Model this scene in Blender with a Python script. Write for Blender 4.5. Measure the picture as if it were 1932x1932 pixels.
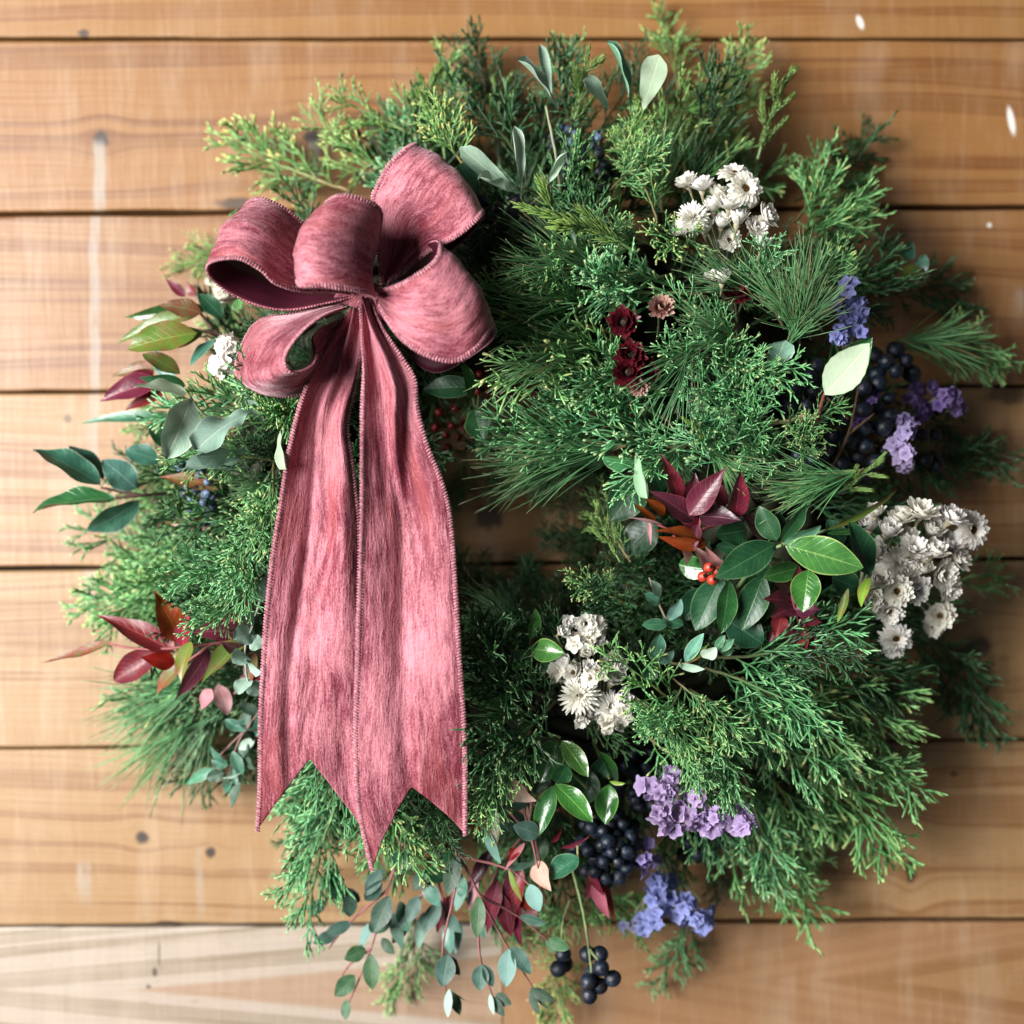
import bpy, math, random
import numpy as np
from mathutils import Vector, Matrix, noise as mnoise

# ------------------------------------------------------------------ camera, light, exposure
for o in list(bpy.data.objects):
    bpy.data.objects.remove(o)
SC = bpy.context.scene
COL = SC.collection
W = 0.70          # width of wall seen by the camera (m)
D = 0.80          # camera distance from the wall (m)

cam_d = bpy.data.cameras.new('camera')
cam = bpy.data.objects.new('camera', cam_d)
COL.objects.link(cam)
cam.location = (0, -D, 0)
cam.rotation_euler = (math.radians(90), 0, 0)
cam_d.sensor_width = 36
cam_d.lens = 36 * D / W
cam_d.clip_start = 0.02
cam_d.clip_end = 50
cam_d.dof.use_dof = True
cam_d.dof.focus_distance = D - 0.150
cam_d.dof.aperture_fstop = 3.3
SC.camera = cam

world = bpy.data.worlds.new('World')
SC.world = world
world.use_nodes = True
bg = world.node_tree.nodes['Background']
bg.inputs[0].default_value = (0.80, 0.90, 1.0, 1)
bg.inputs[1].default_value = 0.065

def area(name, loc, target, sx, sy, power, col):
    l = bpy.data.lights.new(name, 'AREA')
    l.shape = 'RECTANGLE'
    l.size = sx
    l.size_y = sy
    l.energy = power
    l.color = col
    o = bpy.data.objects.new(name, l)
    COL.objects.link(o)
    o.location = loc
    o.rotation_euler = (Vector(target) - Vector(loc)).to_track_quat('-Z', 'Y').to_euler()
    return o
# the big window left of the wall, a little below the wreath's centre
area('window_light', (-1.72, -1.72, 0.20), (0, -0.06, 0), 1.15, 1.2, 170, (1.0, 0.985, 0.96))

SC.view_settings.view_transform = 'Standard'
SC.view_settings.look = 'None'
SC.view_settings.exposure = 0
SC.view_settings.gamma = 1
SC.cycles.max_bounces = 4
SC.cycles.diffuse_bounces = 2
SC.cycles.glossy_bounces = 2
SC.cycles.transmission_bounces = 2
SC.cycles.use_adaptive_sampling = True
SC.cycles.adaptive_threshold = 0.025
SC.cycles.use_denoising = True

# ------------------------------------------------------------------ helpers
rnd = random.Random(7)
S = W / 1932.0

def P(px, py, d=0.0):
    """a point seen at (px, py) on a 1932-px-wide view, d metres in front of the wall"""
    k = S * (D - d) / D
    return Vector(((px - 966) * k, -d, -(py - 966) * k))

def kscale(d):
    return S * (D - d) / D

WM = {}

def link(name, mesh, parent=None, world=None, mat=None):
    o = bpy.data.objects.new(name, mesh)
    COL.objects.link(o)
    w = world if world is not None else Matrix.Identity(4)
    WM[o.name] = w
    if parent is not None:
        o.parent = parent
        o.matrix_basis = WM[parent.name].inverted() @ w
    else:
        o.matrix_basis = w
    if mat is not None and mesh is not None and len(mesh.materials) == 0:
        mesh.materials.append(mat)
    return o

def mk(name, verts, faces, smooth=True, cols=None, uvs=None, mats=None, midx=None):
    me = bpy.data.meshes.new(name)
    me.from_pydata([tuple(v) for v in verts], [], faces)
    if smooth:
        me.polygons.foreach_set('use_smooth', [True] * len(me.polygons))
    if cols is not None:
        a = me.color_attributes.new('Col', 'FLOAT_COLOR', 'POINT')
        a.data.foreach_set('color', np.asarray(cols, dtype=np.float32).ravel())
    if uvs is not None:
        l = me.uv_layers.new(name='UVMap')
        idx = np.empty(len(me.loops), dtype=np.int32)
        me.loops.foreach_get('vertex_index', idx)
        l.data.foreach_set('uv', np.asarray(uvs, dtype=np.float32)[idx].ravel())
    if mats:
        for m in mats:
            me.materials.append(m)
    if midx is not None:
        me.polygons.foreach_set('material_index', midx)
    me.update()
    return me

class NT:
    """tiny node-graph builder"""
    def __init__(self, name):
        self.m = bpy.data.materials.new(name)
        self.m.use_nodes = True
        self.t = self.m.node_tree
        self.t.nodes.clear()
        self.out = self.t.nodes.new('ShaderNodeOutputMaterial')
    def n(self, typ, **kw):
        nd = self.t.nodes.new(typ)
        for k, v in kw.items():
            setattr(nd, k, v)
        return nd
    def set(self, sock, v):
        if isinstance(v, bpy.types.NodeSocket):
            self.t.links.new(v, sock)
        elif v is not None:
            if isinstance(v, (tuple, list)) and len(v) == 3 and sock.type == 'RGBA':
                v = (*v, 1)
            sock.default_value = v
    def math(self, op, a, b=None, c=None, clamp=False):
        nd = self.n('ShaderNodeMath', operation=op, use_clamp=clamp)
        self.set(nd.inputs[0], a)
        if b is not None: self.set(nd.inputs[1], b)
        if c is not None: self.set(nd.inputs[2], c)
        return nd.outputs[0]
    def sep(self, v):
        nd = self.n('ShaderNodeSeparateXYZ')
        self.set(nd.inputs[0], v)
        return nd.outputs
    def comb(self, x, y, z):
        nd = self.n('ShaderNodeCombineXYZ')
        self.set(nd.inputs[0], x); self.set(nd.inputs[1], y); self.set(nd.inputs[2], z)
        return nd.outputs[0]
    def noise(self, v, scale, detail=2.0, rough=0.5):
        nd = self.n('ShaderNodeTexNoise')
        self.set(nd.inputs['Vector'], v)
        nd.inputs['Scale'].default_value = scale
        nd.inputs['Detail'].default_value = detail
        nd.inputs['Roughness'].default_value = rough
        return nd.outputs[0]
    def mix(self, f, a, b, mode='MIX'):
        nd = self.n('ShaderNodeMix', data_type='RGBA', blend_type=mode)
        self.set(nd.inputs[0], f); self.set(nd.inputs[6], a); self.set(nd.inputs[7], b)
        return nd.outputs[2]
    def ramp(self, v, a, b, lo=0.0, hi=1.0):
        nd = self.n('ShaderNodeMapRange', interpolation_type='SMOOTHSTEP')
        self.set(nd.inputs[0], v)
        nd.inputs[1].default_value = a; nd.inputs[2].default_value = b
        nd.inputs[3].default_value = lo; nd.inputs[4].default_value = hi
        return nd.outputs[0]
    def bump(self, h, strength, dist):
        nd = self.n('ShaderNodeBump')
        nd.inputs['Strength'].default_value = strength
        nd.inputs['Distance'].default_value = dist
        self.set(nd.inputs['Height'], h)
        return nd.outputs[0]
    def bsdf(self, **kw):
        nd = self.n('ShaderNodeBsdfPrincipled')
        for k, v in kw.items():
            self.set(nd.inputs[k.replace('_', ' ')], v)
        self.t.links.new(nd.outputs[0], self.out.inputs[0])
        return nd

def lin(r, g, b):
    f = lambda c: (c / 255 / 12.92) if c / 255 <= 0.04045 else ((c / 255 + 0.055) / 1.055) ** 2.4
    return (f(r), f(g), f(b))

# ------------------------------------------------------------------ the plank wall
def wx(px): return (px - 966) * S
def wz(py): return -(py - 966) * S

def plank_material(name, seed, light, dark, knots=(), drips=(), flecks=(), wash=0.25, cath=None, rings=0.5, lines=0.5):
    t = NT(name)
    tc = t.n('ShaderNodeTexCoord')
    x, y, z = t.sep(tc.outputs['Object'])
    # grain deflection round the knots
    g = z
    kd = None
    nn = t.math('MULTIPLY', t.math('SUBTRACT', t.noise(tc.outputs['Object'], 150, 2), 0.5), 0.9) if knots else None
    for (kx, ky, rx, rz, s) in knots:
        X = wx(kx); Z = wz(ky); RX = rx * S; RZ = rz * S
        dx = t.math('SUBTRACT', x, X); dz = t.math('SUBTRACT', z, Z)
        ex = t.math('POWER', t.math('DIVIDE', t.math('ABSOLUTE', dx), RX * 3.2), 2.0)
        ez = t.math('POWER', t.math('DIVIDE', t.math('ABSOLUTE', dz), RZ * 2.6), 2.0)
        e = t.math('EXPONENT', t.math('MULTIPLY', t.math('ADD', ex, ez), -1.0))
        g = t.math('SUBTRACT', g, t.math('MULTIPLY', t.math('MULTIPLY', e, dz), 0.8))
        r2 = t.math('SQRT', t.math('ADD', t.math('POWER', t.math('DIVIDE', t.math('ABSOLUTE', dx), RX), 2.0),
                                   t.math('POWER', t.math('DIVIDE', t.math('ABSOLUTE', dz), RZ), 2.0)))
        k1 = t.math('MULTIPLY', t.ramp(t.math('ADD', r2, nn), 0.55, 1.25, 1, 0), s)
        kd = k1 if kd is None else t.math('MAXIMUM', kd, k1)
    warp = t.math('MULTIPLY', t.math('SUBTRACT', t.noise(t.comb(t.math('MULTIPLY', x, 2.2), seed, t.math('MULTIPLY', z, 7.0)), 1.0, 2), 0.5), 0.030)
    gw = t.math('ADD', g, warp)
    if cath:
        cx, cz, kx_, q = cath
        dzc = t.math('SUBTRACT', z, wz(cz))
        par = t.math('ADD', t.math('MULTIPLY', t.math('SUBTRACT', x, wx(cx)), kx_),
                     t.math('MULTIPLY', t.math('ABSOLUTE', dzc), q))
        gb = t.math('ADD', par, t.math('MULTIPLY', warp, 0.12))
        ringv = t.noise(t.comb(seed, t.math('MULTIPLY', x, 0.6), t.math('MULTIPLY', gb, 330)), 1.0, 1.0)
        tongue = t.ramp(par, -0.0005, 0.0008, 0.0, 1.0)
    else:
        ringv = t.noise(t.comb(t.math('MULTIPLY', x, 1.1), seed, t.math('MULTIPLY', gw, 75)), 1.0, 2.0)
        tongue = None
    fine = t.noise(t.comb(t.math('MULTIPLY', x, 6), seed + 3, t.math('MULTIPLY', gw, 420)), 1.0, 3.0, 0.65)
    blot = t.noise(t.comb(t.math('MULTIPLY', x, 9), seed + 9, t.math('MULTIPLY', z, 14)), 1.0, 3.0)
    edge = t.math('SUBTRACT', 1.0, t.ramp(t.math('ABSOLUTE', t.math('SUBTRACT', ringv, 0.56)), 0.0, 0.035))
    f = t.math('ADD', t.math('ADD', t.math('MULTIPLY', t.ramp(ringv, 0.42, 0.68), rings), t.math('MULTIPLY', edge, 0.5)), t.math('MULTIPLY', t.math('SUBTRACT', fine, 0.5), lines * 1.7))
    f = t.math('ADD', f, t.math('MULTIPLY', t.math('SUBTRACT', blot, 0.5), 0.55), clamp=True)
    c = t.mix(f, light, dark)
    if tongue is not None:
        c = t.mix(t.math('MULTIPLY', tongue, 0.6), c, lin(150, 112, 80))
    # saw marks across the grain
    saw = t.noise(t.comb(t.math('MULTIPLY', t.math('ADD', x, t.math('MULTIPLY', z, 0.03)), 260), seed + 5, t.math('MULTIPLY', z, 30)), 1.0, 2.0)
    c = t.mix(t.math('MULTIPLY', t.ramp(saw, 0.5, 0.8), 0.07), c, (0.72, 0.58, 0.42))
    # pale vertical streaks left by old whitewash
    st = t.noise(t.comb(t.math('MULTIPLY', x, 34), seed + 7, t.math('MULTIPLY', z, 7.5)), 1.0, 3.0, 0.65)
    c = t.mix(t.math('MULTIPLY', t.ramp(st, 0.46, 0.80), wash * 0.5), c, (0.62, 0.52, 0.40))
    # fine pores / dirt
    por = t.noise(t.comb(t.math('MULTIPLY', x, 90), seed, t.math('MULTIPLY', z, 700)), 1.0, 1.0)
    c = t.mix(t.math('MULTIPLY', t.ramp(por, 0.62, 0.8), 0.30), c, (0.16, 0.08, 0.035))
    if kd is not None:
        c = t.mix(kd, c, (0.035, 0.020, 0.014))
    for (dx0, y0, y1, w, s) in drips:
        dn = t.math('MULTIPLY', t.math('SUBTRACT', t.noise(t.comb(seed, 0.3, t.math('MULTIPLY', z, 26)), 1.0, 2), 0.5), 0.006)
        ax = t.math('ABSOLUTE', t.math('SUBTRACT', t.math('ADD', x, dn), wx(dx0)))
        m = t.ramp(ax, w * S * 0.55, w * S * 1.05, 1, 0)
        m = t.math('MULTIPLY', m, t.ramp(z, wz(y1) - 0.012, wz(y1) + 0.012))
        m = t.math('MULTIPLY', m, t.ramp(z, wz(y0) - 0.004, wz(y0) + 0.004, 1, 0))
        pn = t.noise(t.comb(t.math('MULTIPLY', x, 160), seed, t.math('MULTIPLY', z, 60)), 1.0, 2.0)
        m = t.math('MULTIPLY', m, t.ramp(pn, 0.22, 0.5, 0.35, 1.0))
        c = t.mix(t.math('MULTIPLY', m, s), c, (0.36, 0.33, 0.29))
    for (fx, fy, rx, rz, tilt, s) in flecks:
        dx = t.math('SUBTRACT', x, wx(fx)); dz = t.math('SUBTRACT', z, wz(fy))
        dx = t.math('ADD', dx, t.math('MULTIPLY', dz, tilt))
        r2 = t.math('SQRT', t.math('ADD', t.math('POWER', t.math('DIVIDE', t.math('ABSOLUTE', dx), rx * S), 2.0),
                                   t.math('POWER', t.math('DIVIDE', t.math('ABSOLUTE', dz), rz * S), 2.0)))
        c = t.mix(t.math('MULTIPLY', t.ramp(r2, 0.5, 1.1, 1, 0), s), c, (0.82, 0.79, 0.74))
    h = t.math('ADD', t.math('MULTIPLY', fine, 0.6), t.math('MULTIPLY', saw, 0.4))
    t.bsdf(Base_Color=c, Specular_IOR_Level=0.6, Roughness=t.ramp(fine, 0.2, 0.8, 0.40, 0.56), Normal=t.bump(h, 0.35, 0.0012))
    return t.m

wall = link('wall', None)
wall['kind'] = 'structure'
wall['label'] = 'warm brown horizontal plank wall behind the wreath'

def plank(mat, yl0, yr0, yl1, yr1, gap0, gap1, x0=-0.80, x1=0.80, front=0.0, seed=0):
    """yl0/yr0: seam above at the picture's left/right edge; yl1/yr1: the seam below"""
    def zz(l, r, x):
        u = (x / W) + 0.5
        return wz(l + (r - l) * u)
    n = 90
    V = []; F = []
    prof = None
    for i in range(n + 1):
        x = x0 + (x1 - x0) * i / n
        zt = zz(yl0, yr0, x) - gap0 * S / 2 + 0.0007 * mnoise.noise(Vector((x * 18, seed, 0.3))) + 0.0004 * mnoise.noise(Vector((x * 90, seed, 5.3)))
        zb = zz(yl1, yr1, x) + gap1 * S / 2 + 0.0007 * mnoise.noise(Vector((x * 18, seed, 8.3))) + 0.0004 * mnoise.noise(Vector((x * 90, seed, 15.3)))
        b = 0.0016
        f = -front
        for (yy, z) in ((0.018, zt), (f + b, zt), (f + b * 0.3, zt - b * 0.3), (f, zt - b), (f, (zt + zb) / 2), (f, zb + b), (f + b * 0.3, zb + b * 0.3), (f + b, zb), (0.018, zb)):
            V.append((x, yy, z))
    for i in range(n):
        for j in range(8):
            a = i * 9 + j
            F.append((a, a + 1, a + 10, a + 9))
    F.append(tuple(range(8, -1, -1)))
    F.append(tuple(n * 9 + j for j in range(9)))
    me = mk('plank', V, F, smooth=False)
    return link('plank', me, wall, Matrix.Identity(4), mat)

L1, D1 = lin(150, 108, 63), lin(116, 70, 32)
K = plank_material
m_a = K('pine_b', 11.7, lin(146, 105, 60), lin(119, 73, 37), flecks=[(1622, 43, 8, 16, 0.3, 0.9)], knots=[(158, 64, 12, 7, 0.9)], wash=0.2)
plank(m_a, -260, -258, 73, 74, 6, 6, seed=1, front=0.0008)
plank(K('pine_c', 23.1, lin(144, 101, 57), lin(110, 66, 31),
        knots=[(190, 262, 15, 17, 1.0), (590, 258, 17, 18, 1.0), (445, 384, 36, 13, 0.85)],
        drips=[(186, 268, 398, 14, 0.62), (592, 268, 330, 12, 0.7)],
        flecks=[(1908, 228, 8, 32, 0.18, 0.95), (150, 880, 1, 1, 0, 0)], wash=0.35), 73, 74, 403, 390, 6, 9, seed=2)
plank(K('pine_d', 37.9, lin(142, 101, 60), lin(110, 66, 33),
        knots=[(1640, 402, 60, 10, 0.5)],
        drips=[(178, 404, 742, 12, 0.5), (1925, 545, 600, 9, 0.35)], flecks=[(1868, 424, 6, 6, 0, 0.8)], wash=0.34, lines=0.7), 403, 390, 740, 728, 9, 6, seed=3, front=-0.0012)
plank(K('pine_e', 41.3, lin(151, 114, 73), lin(122, 78, 44),
        knots=[(1900, 742, 42, 22, 0.7), (923, 975, 30, 26, 0.9), (128, 790, 9, 8, 0.6)],
        drips=[(174, 740, 905, 12, 0.4)], wash=0.34, lines=0.6), 740, 728, 1073, 1055, 6, 6, seed=4)
plank(K('pine_f', 53.3, lin(155, 121, 81), lin(127, 88, 51),
        knots=[(1847, 1220, 24, 20, 0.8), (1805, 1436, 10, 12, 0.6)], drips=[(166, 1075, 1150, 14, 0.4)], wash=0.4), 1073, 1055, 1412, 1396, 6, 5, seed=5, front=0.0006)
plank(K('pine_g', 67.7, lin(156, 122, 83), lin(128, 89, 52),
        knots=[(268, 1580, 13, 13, 1.0), (398, 1608, 10, 11, 1.0), (1718, 1640, 11, 27, 0.9), (315, 1744, 30, 8, 0.8), (1800, 1460, 9, 6, 0.7)],
        drips=[(160, 1630, 1690, 16, 0.5), (376, 1600, 1720, 8, 0.35)], wash=0.3, rings=0.65), 1412, 1396, 1750, 1735, 5, 8, seed=6)
plank(K('pine_h', 71.9, lin(169, 154, 140), lin(124, 108, 83), cath=(235, 1868, 0.035, -0.38), wash=0.45,
        knots=[(292, 1835, 5, 10, 0.8), (280, 1862, 5, 4, 0.7), (300, 1800, 3, 26, 0.55), (950, 1990, 26, 14, 0.8)], lines=0.35), 1750, 1742, 2100, 2095, 3, 6, x1=wx(947), seed=7, front=-0.0004)
plank(K('pine_i', 83.1, lin(148, 112, 74), lin(123, 84, 50), wash=0.4, rings=0.6, cath=(1560, 1850, -0.05, 0.30)), 1752, 1735, 2100, 2095, 8, 6, x0=wx(949), seed=8)
backing = link('backing_board', mk('backing_board', [(-0.82, 0.017, -0.42), (0.82, 0.017, -0.42), (0.82, 0.017, 0.46), (-0.82, 0.017, 0.46),
                                   (-0.82, 0.035, -0.42), (0.82, 0.035, -0.42), (0.82, 0.035, 0.46), (-0.82, 0.035, 0.46)],
               [(0, 1, 2, 3), (7, 6, 5, 4), (0, 4, 5, 1), (1, 5, 6, 2), (2, 6, 7, 3), (3, 7, 4, 0)], smooth=False), wall)
bt = NT('dark_felt')
bt.bsdf(Base_Color=(0.02, 0.014, 0.01), Roughness=0.9)
backing.data.materials.append(bt.m)

# ------------------------------------------------------------------ foliage materials
def plant_mat(name, rough=0.5, spec=0.35, translucent=0.18):
    t = NT(name)
    a = t.n('ShaderNodeAttribute', attribute_name='Col')
    oi = t.n('ShaderNodeObjectInfo')
    c = t.mix(1.0, a.outputs['Color'], oi.outputs['Color'], 'MULTIPLY')
    tc = t.n('ShaderNodeTexCoord')
    nz = t.noise(tc.outputs['Object'], 90, 2)
    hs = t.n('ShaderNodeHueSaturation')
    t.set(hs.inputs['Hue'], t.math('ADD', 0.485, t.math('MULTIPLY', nz, 0.03)))
    t.set(hs.inputs['Value'], t.math('ADD', 0.72, t.math('MULTIPLY', t.noise(tc.outputs['Object'], 260, 2), 0.56)))
    t.set(hs.inputs['Color'], c)
    c = hs.outputs[0]
    b = t.n('ShaderNodeBsdfPrincipled')
    t.set(b.inputs['Base Color'], c)
    b.inputs['Roughness'].default_value = rough
    b.inputs['Specular IOR Level'].default_value = spec
    if translucent <= 0:
        t.t.links.new(b.outputs[0], t.out.inputs[0])
        return t.m
    tr = t.n('ShaderNodeBsdfTranslucent')
    t.set(tr.inputs[0], c)
    mx = t.n('ShaderNodeMixShader')
    mx.inputs[0].default_value = translucent
    t.t.links.new(b.outputs[0], mx.inputs[1])
    t.t.links.new(tr.outputs[0], mx.inputs[2])
    t.t.links.new(mx.outputs[0], t.out.inputs[0])
    return t.m

M_CEDAR = plant_mat('cedar_foliage', 0.42, 0.5, 0.0)
M_NEEDLE = plant_mat('pine_needle', 0.36, 0.5, 0.0)
M_STEM = plant_mat('stem_bark', 0.7, 0.2, 0.0)
M_PETAL = plant_mat('dry_petal', 0.75, 0.15, 0.42)
M_GLOSSPETAL = plant_mat('papery_bract', 0.3, 0.5, 0.1)

def leaf_mat(name, base, vein, edge, under_rough=0.4, spec=0.5, coat=0.0, blotch=None, blotch_amt=0.5, bump=0.25, translucent=0.12, veins=9):
    t = NT(name)
    uv = t.n('ShaderNodeUVMap', uv_map='UVMap')
    u, v, _ = t.sep(uv.outputs[0])
    oi = t.n('ShaderNodeObjectInfo')
    tc = t.n('ShaderNodeTexCoord')
    av = t.math('ABSOLUTE', v)
    mid = t.ramp(av, 0.015, 0.075, 1, 0)
    # side veins run forward from the midrib
    sv = t.math('SINE', t.math('MULTIPLY', t.math('SUBTRACT', u, t.math('MULTIPLY', av, 0.22)), veins * 6.283))
    sv = t.ramp(sv, 0.80, 1.0)
    rim = t.ramp(av, 0.90, 0.985)
    offs = t.math('MULTIPLY', oi.outputs['Random'], 40.0)
    loc = t.n('ShaderNodeVectorMath', operation='ADD')
    t.set(loc.inputs[0], tc.outputs['Object']); t.set(loc.inputs[1], t.comb(offs, offs, offs))
    nz = t.noise(loc.outputs[0], 110, 3, 0.6)
    c = base
    if blotch:
        c = t.mix(t.math('MULTIPLY', t.ramp(nz, 0.42, 0.66), blotch_amt), base, blotch)
    c = t.mix(t.math('MULTIPLY', sv, 0.22), c, vein)
    c = t.mix(t.math('MULTIPLY', mid, 0.75), c, vein)
    c = t.mix(t.math('MULTIPLY', rim, 0.7), c, edge)
    c = t.mix(1.0, c, oi.outputs['Color'], 'MULTIPLY')
    hs = t.n('ShaderNodeHueSaturation')
    t.set(hs.inputs['Hue'], t.math('ADD', 0.488, t.math('MULTIPLY', oi.outputs['Random'], 0.024)))
    t.set(hs.inputs['Value'], t.math('ADD', 0.75, t.math('MULTIPLY', nz, 0.5)))
    t.set(hs.inputs['Color'], c)
    spk = t.noise(loc.outputs[0], 900, 2)
    c = t.mix(t.math('MULTIPLY', t.ramp(spk, 0.70, 0.78), 0.25), hs.outputs[0], (0.45, 0.42, 0.36))
    h = t.math('ADD', t.math('MULTIPLY', sv, -0.5), t.math('ADD', t.math('MULTIPLY', mid, -1.0), t.math('MULTIPLY', nz, 1.6)))
    b = t.n('ShaderNodeBsdfPrincipled')
    t.set(b.inputs['Base Color'], c)
    t.set(b.inputs['Roughness'], t.math('ADD', under_rough, t.math('MULTIPLY', t.math('SUBTRACT', nz, 0.5), 0.25)))
    b.inputs['Specular IOR Level'].default_value = spec
    b.inputs['Coat Weight'].default_value = coat
    b.inputs['Coat Roughness'].default_value = 0.12
    t.set(b.inputs['Normal'], t.bump(h, bump, 0.0012))
    tr = t.n('ShaderNodeBsdfTranslucent')
    t.set(tr.inputs[0], c)
    mx = t.n('ShaderNodeMixShader')
    mx.inputs[0].default_value = translucent
    t.t.links.new(b.outputs[0], mx.inputs[1]); t.t.links.new(tr.outputs[0], mx.inputs[2])
    t.t.links.new(mx.outputs[0], t.out.inputs[0])
    return t.m

LM = {
 'holly': leaf_mat('glossy_green_leaf', (0.022, 0.105, 0.028), (0.10, 0.24, 0.07), (0.22, 0.36, 0.13), 0.22, 0.6, 0.35, (0.035, 0.15, 0.03), 0.5),
 'dark':  leaf_mat('dark_green_leaf', (0.012, 0.060, 0.026), (0.05, 0.14, 0.06), (0.13, 0.24, 0.11), 0.40, 0.40, 0.04, (0.02, 0.08, 0.03), 0.5),
 'sage':  leaf_mat('silver_green_leaf', (0.31, 0.44, 0.34), (0.48, 0.58, 0.46), (0.64, 0.72, 0.58), 0.62, 0.25, 0.0, (0.17, 0.28, 0.20), 0.5),
 'pale':  leaf_mat('pale_underside_leaf', (0.40, 0.52, 0.37), (0.50, 0.62, 0.40), (0.32, 0.46, 0.26), 0.6, 0.25, 0.0, (0.31, 0.43, 0.29), 0.7, translucent=0.2),
 'teal':  leaf_mat('teal_green_leaf', (0.035, 0.13, 0.085), (0.12, 0.25, 0.17), (0.30, 0.42, 0.30), 0.34, 0.5, 0.1, (0.06, 0.20, 0.13), 0.6),
 'euca':  leaf_mat('eucalyptus_leaf', (0.032, 0.080, 0.050), (0.10, 0.14, 0.09), (0.18, 0.12, 0.11), 0.5, 0.4, 0.0, (0.055, 0.115, 0.085), 0.7, veins=7),
 'mint':  leaf_mat('mint_eucalyptus_leaf', (0.34, 0.50, 0.40), (0.44, 0.56, 0.46), (0.50, 0.60, 0.50), 0.55, 0.3, 0.0, (0.26, 0.42, 0.34), 0.5, veins=6),
 'red':   leaf_mat('red_leaf', (0.16, 0.014, 0.022), (0.28, 0.06, 0.06), (0.10, 0.02, 0.02), 0.40, 0.45, 0.05, (0.09, 0.012, 0.024), 0.8),
 'plum':  leaf_mat('plum_leaf', (0.070, 0.013, 0.026), (0.15, 0.05, 0.06), (0.16, 0.04, 0.05), 0.36, 0.5, 0.08, (0.035, 0.010, 0.018), 0.7),
 'orange':leaf_mat('orange_leaf', (0.40, 0.085, 0.012), (0.45, 0.16, 0.04), (0.25, 0.04, 0.01), 0.40, 0.4, 0.05, (0.30, 0.03, 0.012), 0.8),
 'pink':  leaf_mat('pink_underside_leaf', (0.55, 0.33, 0.32), (0.60, 0.30, 0.28), (0.45, 0.20, 0.18), 0.55, 0.3, 0.0, (0.40, 0.17, 0.17), 0.7, translucent=0.2),
 'olive': leaf_mat('olive_leaf', (0.10, 0.16, 0.03), (0.18, 0.24, 0.06), (0.20, 0.05, 0.03), 0.36, 0.5, 0.1, (0.16, 0.06, 0.025), 0.7),
 'rusty': leaf_mat('rusty_green_leaf', (0.22, 0.06, 0.03), (0.25, 0.17, 0.06), (0.15, 0.02, 0.02), 0.40, 0.45, 0.05, (0.09, 0.12, 0.03), 0.8),
}

def berry_mat(name, base, bloom, amt, rough=0.32):
    t = NT(name)
    tc = t.n('ShaderNodeTexCoord')
    oi = t.n('ShaderNodeObjectInfo')
    loc = t.n('ShaderNodeVectorMath', operation='ADD')
    o = t.math('MULTIPLY', oi.outputs['Random'], 30.0)
    t.set(loc.inputs[0], tc.outputs['Object']); t.set(loc.inputs[1], t.comb(o, o, o))
    nz = t.noise(loc.outputs[0], 1.6, 4, 0.65)
    c = t.mix(t.math('MULTIPLY', t.ramp(nz, 0.38, 0.70), t.math('MULTIPLY', oi.outputs['Random'], amt * 1.8), clamp=True), base, bloom)
    x, y, z = t.sep(tc.outputs['Object'])
    c = t.mix(t.ramp(z, 0.93, 0.97), c, (0.02, 0.012, 0.01))
    t.bsdf(Base_Color=c, Roughness=t.math('ADD', rough, t.math('MULTIPLY', nz, 0.2)), Specular_IOR_Level=0.5, Normal=t.bump(nz, 0.15, 0.05))
    return t.m
M_NAVY = berry_mat('navy_berry', (0.005, 0.008, 0.016), (0.035, 0.06, 0.10), 0.5)
M_BLUE = berry_mat('dusty_blue_berry', (0.02, 0.035, 0.07), (0.16, 0.24, 0.36), 0.9, 0.5)
M_RED = berry_mat('red_berry', (0.42, 0.035, 0.018), (0.55, 0.10, 0.05), 0.8, 0.22)
M_DRED = berry_mat('dark_red_berry', (0.16, 0.007, 0.009), (0.24, 0.015, 0.012), 0.6, 0.25)
M_BROWN = berry_mat('brown_berry', (0.22, 0.075, 0.02), (0.30, 0.12, 0.04), 0.8, 0.3)

# ------------------------------------------------------------------ geometry helpers
class Geo:
    def __init__(self):
        self.v = []; self.f = []; self.c = []; self.mi = []
    def cord(self, pts, rads, cols, sides=3, mi=0, cap=True):
        """a tapering cord through pts"""
        n = len(pts)
        b0 = len(self.v)
        up = Vector((0.31, 0.22, 0.93))
        for i, p in enumerate(pts):
            tdir = (pts[min(i + 1, n - 1)] - pts[max(i - 1, 0)])
            if tdir.length < 1e-9: tdir = Vector((1, 0, 0))
            tdir.normalize()
            a = tdir.cross(up)
            if a.length < 1e-3: a = tdir.cross(Vector((1, 0, 0)))
            a.normalize()
            b = tdir.cross(a)
            for k in range(sides):
                th = 2 * math.pi * k / sides + (0.5 if i % 2 else 0)
                self.v.append(p + (a * math.cos(th) + b * math.sin(th)) * rads[i])
                self.c.append((*cols[i], 1))
        for i in range(n - 1):
            for k in range(sides):
                k2 = (k + 1) % sides
                self.f.append((b0 + i * sides + k, b0 + i * sides + k2, b0 + (i + 1) * sides + k2, b0 + (i + 1) * sides + k))
                self.mi.append(mi)
        if cap:
            self.f.append(tuple(b0 + (n - 1) * sides + k for k in range(sides))); self.mi.append(mi)
    def mesh(self, name, mats, smooth=True):
        return mk(name, self.v, self.f, smooth, self.c, None, mats, self.mi)

def frame(base, tip, roll=0.0, toward=Vector((0, -1, 0))):
    x = (tip - base)
    L = x.length
    x.normalize()
    z = toward - x * toward.dot(x)
    if z.length < 1e-3:
        z = Vector((0, 0, 1)) - x * x.z
    z.normalize()
    y = z.cross(x)
    R = Matrix.Rotation(roll, 3, x)
    y = R @ y; z = R @ z
    M = Matrix(((x.x, y.x, z.x, base.x), (x.y, y.y, z.y, base.y), (x.z, y.z, z.z, base.z), (0, 0, 0, 1)))
    return M, L

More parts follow.
